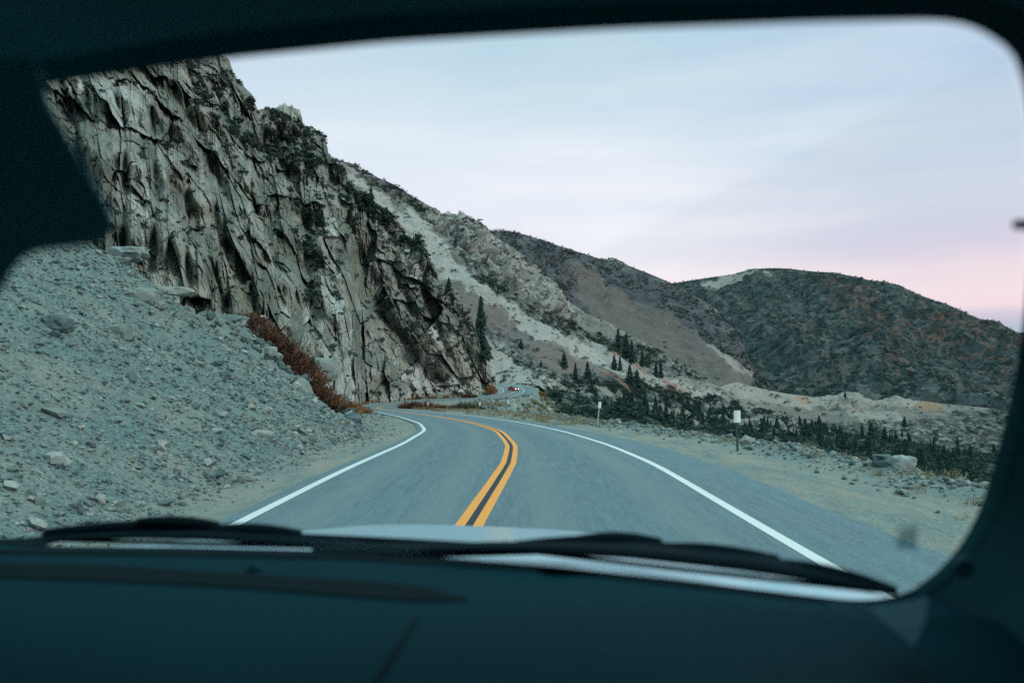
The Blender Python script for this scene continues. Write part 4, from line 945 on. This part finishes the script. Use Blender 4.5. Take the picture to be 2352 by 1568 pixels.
# ------------------------------------------------------------------ oncoming red car in the far bend
def lathe_wheel(r, w, n=20):
    m = MB(); prof = [(-w / 2, r * 0.62), (-w / 2, r * 0.93), (-w * 0.38, r), (w * 0.38, r), (w / 2, r * 0.93), (w / 2, r * 0.62)]
    b = []
    for i in range(n):
        t = 2 * math.pi * i / n
        for x, q in prof: b.append((x, q * math.cos(t), q * math.sin(t)))
    k = len(prof); fs = [(i * k + j, ((i + 1) % n) * k + j, ((i + 1) % n) * k + j + 1, i * k + j + 1) for i in range(n) for j in range(k - 1)]
    return m.add(b, fs)
def disc(r, x, n=20):
    m = MB(); m.add([(x, r * math.cos(2 * math.pi * i / n), r * math.sin(2 * math.pi * i / n)) for i in range(n)] + [(x + (0.02 if x > 0 else -0.02), 0, 0)], [(i, (i + 1) % n, n) for i in range(n)]); return m
M_RCAR = simple('red_paint_mat', (0.62, 0.035, 0.03), 0.3, 0.03, 5, 0.5).m
M_CGL = simple('dark_glass_mat', (0.02, 0.03, 0.035), 0.08, 0.1, 5, 0.6).m
M_TYRE = simple('tyre_mat', (0.015, 0.016, 0.018), 0.85, 0.2).m
M_RIM = simple('rim_mat', (0.4, 0.42, 0.43), 0.35, 0.1, 10, 0.5, 0.6).m
ml_ = Mat('headlamp_mat'); ml_.color((0.9, 0.9, 0.85)).set(Roughness=0.2); ml_.b.inputs['Emission Color'].default_value = (1, 0.93, 0.85, 1); ml_.b.inputs['Emission Strength'].default_value = 6.0; M_LAMP = ml_.m
def small_car(loc, rz, bodymat, label):
    o = empty('car', loc, rz)     # front faces -Y
    secs = [(-2.15, 0.62, 0.38, 0.62, 0.66), (-2.05, 0.80, 0.30, 0.70, 0.72), (-1.3, 0.88, 0.26, 0.86, 0.80), (-0.75, 0.89, 0.26, 0.94, 0.82), (0.2, 0.89, 0.26, 0.95, 0.82), (1.3, 0.88, 0.26, 0.97, 0.80), (1.95, 0.82, 0.32, 0.98, 0.72), (2.12, 0.70, 0.42, 0.92, 0.60)]
    vs = []
    for y, w, z0, z1, wt in secs: vs += [(-w * 0.92, y, z0), (-w, y, (z0 + z1) * 0.5), (-wt, y, z1), (0, y, z1 + 0.03), (wt, y, z1), (w, y, (z0 + z1) * 0.5), (w * 0.92, y, z0)]
    fs = [(i * 7 + j, (i + 1) * 7 + j, (i + 1) * 7 + (j + 1) % 7, i * 7 + (j + 1) % 7) for i in range(len(secs) - 1) for j in range(7)]
    fs += [tuple(range(7)), tuple((len(secs) - 1) * 7 + j for j in range(7))[::-1]]
    MB().add(vs, fs).build('body', bodymat, o, bevel=0.03)
    c = [(-0.8, 0.80, 0.93), (-0.15, 0.62, 1.38), (0.9, 0.60, 1.42), (1.75, 0.74, 0.98)]
    vs = []
    for y, w, z in c: vs += [(-w, y, z), (w, y, z)]
    vs += [(-0.82, -0.78, 0.92), (0.82, -0.78, 0.92), (-0.80, 1.72, 0.95), (0.80, 1.72, 0.95)]
    MB().add(vs, [(0, 1, 3, 2), (4, 5, 7, 6), (0, 2, 4, 6), (1, 7, 5, 3)]).build('windows', M_CGL, o)
    MB().box((0, 0.375, 1.41), (1.24, 1.1, 0.05)).build('roof', bodymat, o, bevel=0.02)
    for s in (-1, 1):
        for y in (-1.3, 1.25):
            w = lathe_wheel(0.32, 0.2).build('wheel', M_TYRE, o); w.location = (s * 0.80, y, 0.32)
            disc(0.2, s * 0.09).build('rim', M_RIM, w)
        h = MB().box((s * 0.56, -2.10, 0.60), (0.32, 0.12, 0.14)).build('headlight', M_LAMP, o, bevel=0.02)
    MB().box((0, -2.14, 0.44), (0.8, 0.06, 0.16)).build('grille', M_TYRE, o, bevel=0.01)
    tag(o, label, 'car'); return o
Yc_ = 250.0
small_car((float(rX(Yc_)) - 3.6, Yc_, float(zR(Yc_)) + 0.01), math.radians(38), M_RCAR, 'small red car coming round the far bend with headlights on')

# ------------------------------------------------------------------ the vehicle we sit in
CAR = empty('van', (-0.17, 0.6, 0.0), 0); bpy.context.view_layer.update()
CO = np.array([-0.17, 0.6, 0.0])
tag(CAR, 'white van seen from its dark cabin, hood and wipers beyond the windscreen', 'van')
def plastic(name, c, rough=0.75, bump=0.25):
    m = Mat(name); n = m.noise(220, 3, 0.6); n2 = m.noise(2.5, 3)
    m.color(m.mix(n2, tuple(q * 0.85 for q in c), tuple(q * 1.15 for q in c))).set(Roughness=rough); m.b.inputs['Specular IOR Level'].default_value = 0.25
    m.bump(n, bump, 0.002); return m.m
M_DASH = plastic('dash_mat', (0.0002, 0.023, 0.031)); M_DASH.node_tree.nodes['Principled BSDF'].inputs['Specular IOR Level'].default_value = 0.05
M_DARK = plastic('black_trim_mat', (0.003, 0.010, 0.012)); M_DARK.node_tree.nodes['Principled BSDF'].inputs['Specular IOR Level'].default_value = 0.04
M_HEAD = plastic('headliner_mat', (0.07, 0.25, 0.26), 0.95)
M_VISOR = plastic('visor_mat', (0.13, 0.44, 0.46), 0.95)
M_SEAL = plastic('rubber_seal_mat', (0.035, 0.13, 0.14), 0.9); M_SEAL.node_tree.nodes['Principled BSDF'].inputs['Specular IOR Level'].default_value = 0.04
M_WIPE = plastic('wiper_mat', (0.002, 0.008, 0.011), 0.8); M_WIPE.node_tree.nodes['Principled BSDF'].inputs['Specular IOR Level'].default_value = 0.06
M_TRIM = plastic('pillar_trim_mat', (0.012, 0.062, 0.070), 0.9)
M_LITE = plastic('light_patch_button_mat', (0.003, 0.042, 0.06), 0.8)  # tints the plate painted as side light, also the clip and button
mh = Mat('white_paint_mat'); mh.color(mh.mix(mh.noise(3, 3), (0.33, 0.47, 0.53), (0.38, 0.52, 0.58))).set(Roughness=0.3); mh.b.inputs['Coat Weight'].default_value = 0.25; mh.b.inputs['Coat Roughness'].default_value = 0.08; M_HOOD = mh.m
mgz = Mat('windscreen_glass_mat'); tr = mgz.n('ShaderNodeBsdfTransparent'); tr.inputs[0].default_value = (0.93, 0.975, 0.975, 1)
gl = mgz.n('ShaderNodeBsdfGlossy'); gl.inputs['Roughness'].default_value = 0.02; gl.inputs[0].default_value = (0.8, 0.95, 1, 1)
fr = mgz.n('ShaderNodeFresnel'); fr.inputs[0].default_value = 1.35; mxs = mgz.n('ShaderNodeMixShader')
mgz.link(mgz.math('MULTIPLY', fr.outputs[0], 0.06), mxs.inputs[0]); mgz.link(tr.outputs[0], mxs.inputs[1]); mgz.link(gl.outputs[0], mxs.inputs[2])
mgz.link(mxs.outputs[0], mgz.t.nodes['Material Output'].inputs['Surface']); M_GLASS = mgz.m

TOP = [(-420, 330, .80), (-250, 262, .74), (-100, 226, .70), (110, 196, .66), (320, 164, .64), (520, 136, .62), (900, 98, .59), (1400, 69, .56), (1900, 51, .54), (2170, 47, .53), (2235, 57, .53), (2290, 88, .535), (2328, 130, .55)]
RIGHT = [(2328, 130, .55), (2352, 190, .57), (2366, 300, .62), (2368, 450, .69), (2363, 600, .76), (2350, 740, .82), (2334, 850, .87), (2312, 950, .90), (2288, 1050, .93), (2258, 1150, .96), (2218, 1235, .98), (2160, 1308, 1.0), (2095, 1354, 1.03)]
BOT = [(2095, 1354, 1.03), (2035, 1376, 1.05), (1960, 1378, 1.07), (1800, 1360, 1.11), (1600, 1335, 1.16), (1300, 1303, 1.24), (1000, 1278, 1.30), (720, 1263, 1.34), (400, 1256, 1.38), (100, 1254, 1.42), (0, 1246, 1.43), (-90, 1215, 1.43)]
LEFT = [(-90, 1215, 1.43), (-190, 1120, 1.40), (-270, 1000, 1.33), (-340, 820, 1.20), (-400, 600, 1.03), (-440, 430, .88), (-420, 330, .80)]
def resample(pts, n):
    pts = np.array(pts, float); d = np.concatenate([[0], np.cumsum(np.hypot(np.diff(pts[:, 0]), np.diff(pts[:, 1])))])
    tt = np.linspace(0, d[-1], n); out = np.stack([np.interp(tt, d, pts[:, i]) for i in range(3)], -1)
    k = np.array([1, 2, 3, 2, 1]) / 9.0
    for i in range(3):
        o = out[:, i].copy(); c = np.convolve(np.pad(o, 2, mode='edge'), k, 'valid'); c[:2] = o[:2]; c[-2:] = o[-2:]; out[:, i] = c
    return at(out[:, 0], out[:, 1], out[:, 2])
T3, R3, B3, L3 = resample(TOP, 80), resample(RIGHT, 60), resample(BOT, 80), resample(LEFT, 50)
loop = np.concatenate([T3[:-1], R3[:-1], B3[:-1], L3[:-1]])
cen = loop.mean(0)
rad = np.linspace(0, 1, 14)
outl = loop - cen
# windscreen
gp = cen[None, None] + rad[:, None, None] * outl[None] + np.array([0, 1, 0.35]) * (0.05 * (1 - rad ** 2))[:, None, None] + np.array([0, 0.006, 0])
gp = np.concatenate([gp, gp[:, :1]], 1)
grid_obj('windscreen', gp - CO, M_GLASS, CAR)
def loft(name, A, ends, mat, parent=CAR, n=14, smooth=True, ease=1.0):
    rows = [A]; prev = A
    for B in ends:
        for k in range(1, n + 1):
            tt = (k / n) ** ease; rows.append(prev * (1 - tt) + B * tt)
        prev = B
    o = grid_obj(name, np.stack(rows, 0) - CO, mat, parent, None, smooth); return o
def outset(A, d, toward=0.0):
    dirv = A - cen; dirv = dirv - 0; dirv /= np.linalg.norm(dirv, axis=-1, keepdims=True); return A + dirv * d + np.array([0, -toward, 0])
# seal round the glass: upper run coloured paler to offset shade, lower run black
full = np.concatenate([loop, loop[:1]])
upper = np.concatenate([L3[:-1], T3[:-1], R3])
loft('windscreen_seal', upper, [outset(upper, 0.010, 0.012), outset(upper, 0.016, 0.016)], M_SEAL, n=3)
loft('windscreen_seal', B3, [outset(B3, 0.010, 0.012), outset(B3, 0.016, 0.016)], M_WIPE, n=3)
# headliner
def on(A, X=None, Y=None, Z=None):
    B = A.copy()
    if X is not None: B[:, 0] = X
    if Y is not None: B[:, 1] = Y
    if Z is not None: B[:, 2] = Z
    return B
T_ = outset(T3, 0.015, 0.016); T_ = np.concatenate([T_[:1], T_, T_[-1:]])
h1_ = T_ + np.array([0, -0.05, 0.012]); h2_ = on(T_ * np.array([1.05, 1, 1]), Y=-0.1, Z=2.27); h3_ = on(T_ * np.array([1.15, 1, 1]), Y=-1.9, Z=2.30)
h1_[0] += np.array([-0.03, -0.01, -0.012]); h1_[-1] += np.array([0.03, -0.01, -0.012])
h2_[0, 0] = h3_[0, 0] = -1.12; h2_[-1, 0] = h3_[-1, 0] = 0.73
loft('headliner', T_, [h1_, h2_, h3_], M_HEAD)
# right pillar with its trim and the door behind it
R_ = outset(R3, 0.015, 0.016); zz = np.linspace(2.27, 1.35, len(R_))
r1_ = R_ + np.array([0.03, -0.06, 0.0]); r2_ = np.stack([0.66 + 0 * zz, np.linspace(-0.1, 0.42, len(zz)), zz], -1); r3_ = np.stack([0.72 + 0 * zz, -1.9 + 0 * zz, zz], -1)
loft('pillar', R_, [r1_, r2_], M_TRIM)
loft('door_panel', r2_, [r3_, on(r3_, Z=0.9)], M_HEAD, n=6)
L_ = outset(L3, 0.015, 0.016)[::-1]
l1_ = L_ + np.array([-0.03, -0.06, 0.0]); l2_ = np.stack([-1.06 + 0 * L_[:, 0], np.linspace(-0.1, 0.42, len(L_)), np.linspace(2.27, 1.35, len(L_))], -1); l3_ = on(l2_, X=-1.10, Y=-1.9)
loft('pillar', L_, [l1_, l2_], M_TRIM)
loft('door_panel', l2_, [l3_, on(l3_, Z=0.9)], M_HEAD, n=6)
# rear bulkhead closing the cabin and the floor
MB().add(np.array([(-1.2, -1.9, 0.6), (0.8, -1.9, 0.6), (0.8, -1.9, 2.32), (-1.2, -1.9, 2.32)]) - CO, [(0, 1, 2, 3)]).build('bulkhead', M_DARK, CAR, solid=0.02)
MB().add(np.array([(-1.2, -1.92, 0.6), (0.8, -1.92, 0.6), (0.8, 1.0, 0.6), (-1.2, 1.0, 0.6)]) - CO, [(0, 1, 2, 3)]).build('cabin_floor', M_DARK, CAR, solid=0.02)
# dashboard
B_ = outset(B3, 0.002, 0.008)[::-1]
B_ = np.concatenate([[B_[0] + np.array([-0.3, 0, -0.02])], B_, [B_[-1] + np.array([0.10, -0.02, -0.015])], [B_[-1] + np.array([0.3, -0.05, -0.03])]])
def dash_row(Y0, dz, bend): 
    B = B_.copy(); k = (B_[:, 1] - Y0); B[:, 1] = B_[:, 1] - (B_[:, 1] - Y0) * bend; B[:, 2] = B_[:, 2] + dz; return B
d0 = B_ + np.array([0, -0.002, -0.001])
d1_ = d0 + np.array([0, -0.08, -0.002]); zb = 1.655
d2_ = np.stack([B_[:, 0] * 1.04, np.interp(B_[:, 0], [-1, .6], [1.0, 0.80]), np.interp(B_[:, 0], [-1, 0.1, .6], [1.645, 1.648, 1.62])], -1)
d3_ = np.stack([B_[:, 0] * 1.06, 0 * B_[:, 0] + 0.42, 0 * B_[:, 0] + 1.61], -1); d3_[:, 0] = np.linspace(-1.2, 0.85, len(d3_))
d4_ = d3_ + np.array([0, -0.03, -0.06]); d5_ = d4_ + np.array([0, -0.02, -0.9])
dash = loft('dashboard', d0, [d1_, d2_, d3_, d4_, d5_], M_DASH, n=10)
# points on the dashboard seen at a picture position (vertical plane intersection by marching)
from mathutils.bvhtree import BVHTree
DT = BVHTree.FromPolygons([tuple(np.array(v.co[:]) + CO) for v in dash.data.vertices], [tuple(p.vertices) for p in dash.data.polygons])
def dashp(x, y, lift=0.0015):
    p = at(x, y, 1.0); d = Vector(p - EYE).normalized(); h = DT.ray_cast(Vector(EYE), d)[0]
    if h is None: return at(x, y, 1.2)
    return np.array(h - d * 0.003) + np.array([0, 0, lift])
def dash_inlay(name, up, lo, mat, n=60, thick=0.004):
    up = np.array(up, float); lo = np.array(lo, float); tt = np.linspace(0, 1, n)
    U = np.stack([np.interp(tt, np.linspace(0, 1, len(up)), up[:, i]) for i in (0, 1)], -1); Lw = np.stack([np.interp(tt, np.linspace(0, 1, len(lo)), lo[:, i]) for i in (0, 1)], -1)
    rows = [[dashp(*(U[i] * (1 - s) + Lw[i] * s)) for i in range(n)] for s in (0, 0.33, 0.66, 1)]
    return grid_obj(name, np.array(rows) - CO, mat, CAR)
dash_inlay('defroster_vent', [(-60, 1292), (250, 1300), (550, 1318), (820, 1334), (960, 1345), (1075, 1374)], [(-60, 1325), (250, 1335), (550, 1350), (820, 1371), (960, 1380), (1075, 1378)], M_DARK)
dash_inlay('dash_seam', [(955, 1418), (900, 1500), (850, 1575)], [(962, 1418), (912, 1500), (866, 1575)], M_DARK, 20)
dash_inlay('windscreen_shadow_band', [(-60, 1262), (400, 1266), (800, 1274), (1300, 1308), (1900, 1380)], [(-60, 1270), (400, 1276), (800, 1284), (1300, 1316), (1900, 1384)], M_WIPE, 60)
c_ = dashp(583, 1310, 0.0) - CO
MB().tube([c_ + np.array([-0.012, 0, 0.003]), c_ + np.array([0.012, 0, 0.003])], 0.004, 8).box(c_ + np.array([0, 0, 0.007]), (0.008, 0.008, 0.010)).build('clip', M_LITE, CAR, bevel=0.001)
# side light below the right pillar, put in as a paler plate; round button
tri = [at(1990, 1398, .90), at(2085, 1384, .88), at(2135, 1372, .86), at(2128, 1430, .80), at(2105, 1492, .76), at(2050, 1448, .82)]
MB().add(np.array(tri) - CO, [tuple(range(6))]).build('side_light_patch', M_LITE, CAR, solid=0.004)
bt = at(2212, 1300, 0.86) - CO
MB().tube([bt, bt + np.array([-0.004, -0.012, 0.002])], [0.012, 0.009], 12).build('button', M_LITE, CAR)
# sun visor folded down at the upper left
V2 = [ (90, 140), (102, 190), (112, 235), (150, 300), (200, 385), (240, 455), (262, 500), (264, 525), (248, 548), (215, 562), (160, 570), (95, 577), (55, 592), (28, 625), (8, 665), (-20, 690), (-70, 706), (-200, 712), (-640, 700), (-740, 650), (-780, 560), (-780, 100)]
def vis(dY): return [at(x, y, 0.52 + dY - 0.00006 * x) for x, y in V2]
f_, b_ = np.array(vis(0)) - CO, np.array(vis(0.018)) - CO
nV = len(V2); MB().add(np.concatenate([f_, b_]), [tuple(range(nV)), tuple(range(nV, 2 * nV))[::-1]] + [(i, nV + i, nV + (i + 1) % nV, (i + 1) % nV) for i in range(nV)]).build('sun_visor', M_VISOR, CAR, bevel=0.004)
# small sensor pad at the right edge of the glass, bluish see-through patch at the lower right corner
def patch(name, pts, Y, mat, th=0.003):
    a = np.array([at(x, y, Y) for x, y in pts]) - CO; b = a + np.array([0, th, 0]); n = len(a)
    return MB().add(np.concatenate([a, b]), [tuple(range(n)), tuple(range(n, 2 * n))[::-1]] + [(i, n + i, n + (i + 1) % n, (i + 1) % n) for i in range(n)]).build(name, mat, CAR)
patch('sensor_pad', [(2330, 506), (2400, 500), (2400, 530), (2330, 524)], 0.70, M_WIPE)
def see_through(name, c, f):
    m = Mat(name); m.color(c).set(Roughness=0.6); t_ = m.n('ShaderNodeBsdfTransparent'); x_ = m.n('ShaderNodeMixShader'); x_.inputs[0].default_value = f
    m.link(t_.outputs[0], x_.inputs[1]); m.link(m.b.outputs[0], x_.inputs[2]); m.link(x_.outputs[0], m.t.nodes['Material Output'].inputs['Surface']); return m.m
M_GPATCH = see_through('glass_patch_mat', (0.10, 0.42, 0.55), 0.16); M_GPATCH2 = see_through('glass_patch_dark_mat', (0.05, 0.30, 0.40), 0.30)
patch('glass_patch', [(2052, 1206), (2112, 1204), (2108, 1268), (2056, 1262)], 0.985, M_GPATCH, 0.001)
patch('glass_patch', [(2070, 1214), (2106, 1212), (2100, 1258), (2064, 1256)], 0.98, M_GPATCH2, 0.001)
# hood
rl_, rr_ = np.array([-1.02, 1.72, 1.575]), np.array([0.70, 1.30, 1.585]); fl_, frn = np.array([-0.90, 2.95, 1.405]), np.array([0.76, 2.55, 1.415])
nu_, nv_ = 50, 40; HP = np.zeros((nu_, nv_, 3))
for i in range(nu_):
    u = i / (nu_ - 1)
    for j in range(nv_):
        v = -0.22 + 1.22 * j / (nv_ - 1); p = (rl_ * (1 - u) + rr_ * u) * (1 - v) + (fl_ * (1 - u) + frn * u) * v
        edge = 4 * u * (1 - u); p = p + np.array([0, 0.12 * edge * v, 0.062 * (1 - (1 - edge) ** 1.6)]) + np.array([0, 0, -0.09 * max(0, v - 0.86) ** 1.3 * 6])
        p = p + np.array([0, 0, -0.014 * math.exp(-((abs(u - 0.5) - 0.33) / 0.02) ** 2)])
        p = p + np.array([0, 0, -0.30 * max(0, -v) - 0.008 - 0.036 * max(0, v)])
        HP[i, j] = p
grid_obj('hood', HP - CO, M_HOOD, CAR)
# fenders and nose so the hood is not a floating sheet
def skirt(name, line, drop):
    rows = [line]; 
    for dx, dz in drop: rows.append(line + np.array([0, 0, dz]) + dx)
    return grid_obj(name, np.stack(rows, 0) - CO, M_HOOD, CAR)
skirt('fender', HP[0], [(np.array([-0.05, 0, 0]), -0.02), (np.array([-0.10, 0, 0]), -0.12), (np.array([-0.10, 0, 0]), -1.0)])
skirt('fender', HP[-1], [(np.array([0.05, 0, 0]), -0.02), (np.array([0.10, 0, 0]), -0.12), (np.array([0.10, 0, 0]), -1.0)])
skirt('front_panel', HP[:, -1], [(np.array([0, 0.05, 0]), -0.05), (np.array([0, 0.10, 0]), -0.3), (np.array([0, 0.10, 0]), -1.0)])
# outer shell: roof and sides, a hand's breadth outside the trim
def shell(name, A, ends, off): 
    return loft(name, A + off, [e + off for e in ends], M_HOOD, n=4)
shell('roof', T_, [h2_, h3_], np.array([0, 0.0, 0.055])); shell('side_panel', R_, [r2_, r3_, on(r3_, Z=0.5)], np.array([0.06, 0, 0])); shell('side_panel', L_, [l2_, l3_, on(l3_, Z=0.5)], np.array([-0.06, 0, 0]))
for X_, Y_w in ((-0.95, 2.2), (0.72, 1.85), (-1.05, -1.2), (0.72, -1.4)):
    w = lathe_wheel(0.36, 0.22, 28).build('wheel', M_TYRE, CAR, True); w.location = Vector((X_, Y_w, 0.365)) - Vector(CO)
    disc(0.22, 0.10 if X_ > 0 else -0.10).build('rim', M_RIM, w)

# wipers
def wiper(pts, Yd, label_parts):
    """each piece is a bar between two picture points at given depth with thickness in picture units"""
    root = None
    for nm, a, b, th, up in pts:
        pa, pb = at(*a), at(*b); T = 1.25 * th / F * (pa[1] + pb[1]) / 2
        n = 7; line = [pa + (pb - pa) * i / (n - 1) + np.array([0, 0, up * T * 0.8 * math.sin(math.pi * i / (n - 1))]) for i in range(n)]
        rs = [T / 2 * (0.55 + 0.45 * math.sin(math.pi * min(1, max(0, (i + 0.7) / (n + 0.4))))) for i in range(n)]
        m = MB().tube([q - CO for q in line], rs, 8)
        o = m.build(nm, M_WIPE, root if root is not None else CAR, True)
        if root is None: root = o
    return root
wiper([('wiper', (560, 1226, 1.50), (1330, 1268, 1.38), 17, 0), ('rubber_blade', (70, 1238, 1.56), (880, 1259, 1.44), 8, 0), ('blade_bridge', (105, 1222, 1.56), (520, 1212, 1.50), 20, 0.5), ('blade_bridge', (318, 1198, 1.52), (500, 1206, 1.50), 22, 0.2), ('blade_bridge', (480, 1216, 1.50), (690, 1226, 1.47), 24, 0.2), ('blade_claw', (100, 1226, 1.56), (330, 1218, 1.53), 16, 0), ('blade_claw', (660, 1232, 1.47), (850, 1252, 1.44), 14, 0.3), ('blade_claw', (500, 1222, 1.49), (640, 1236, 1.48), 10, 0)], 1.5, None)
wiper([('wiper', (760, 1268, 1.42), (1480, 1252, 1.34), 26, 0), ('rubber_blade', (1170, 1262, 1.38), (2062, 1362, 1.14), 9, 0), ('blade_bridge', (1185, 1250, 1.38), (1560, 1258, 1.32), 20, 0.6), ('blade_bridge', (1320, 1240, 1.36), (1520, 1246, 1.33), 24, 0.3), ('blade_bridge', (1500, 1258, 1.32), (1790, 1286, 1.24), 25, 0.3), ('blade_bridge', (1560, 1274, 1.31), (1960, 1322, 1.18), 18, 0.3), ('blade_claw', (1760, 1290, 1.24), (2060, 1356, 1.14), 22, 0.5), ('blade_claw', (1480, 1276, 1.30), (1700, 1296, 1.26), 12, 0), ('arm_spring', (880, 1268, 1.40), (1180, 1262, 1.37), 22, 0)], 1.4, None)
# dark cowl panel in front of the glass, behind the hood
cwt = [(-160, 1240), (60, 1240), (110, 1236), (300, 1227), (480, 1225), (640, 1234), (870, 1256), (1180, 1254), (1300, 1254), (1480, 1258), (1540, 1266), (1760, 1288), (1940, 1322), (2050, 1358)]
cwb = [(-160, 1290), (60, 1275), (100, 1254), (130, 1244), (300, 1236), (480, 1240), (712, 1257), (730, 1276), (940, 1280), (1000, 1268), (1180, 1268), (1440, 1282), (1700, 1310), (1900, 1340), (2046, 1366)]
tt = np.linspace(0, 1, 90); cu = [np.stack([np.interp(tt, np.linspace(0, 1, len(q)), np.array(q, float)[:, i]) for i in (0, 1)], -1) for q in (cwt, cwb)]
dY = np.interp(cu[0][:, 0], [-160, 100, 700, 1200, 2050], [1.56, 1.53, 1.43, 1.34, 1.135])
cg = np.stack([at(cu[0][:, 0], cu[0][:, 1], dY + 0.03), at(cu[1][:, 0], cu[1][:, 1], dY)], 1)
o = grid_obj('cowl_panel', cg - CO, M_WIPE, CAR); m = o.modifiers.new('solidify', 'SOLIDIFY'); m.thickness = 0.008
patch('kick_panel', [(2045, 1392), (2110, 1362), (2180, 1312), (2240, 1240), (2700, 1240), (2700, 1900), (1980, 1900), (2000, 1440)], 1.12, M_TRIM, 0.01)
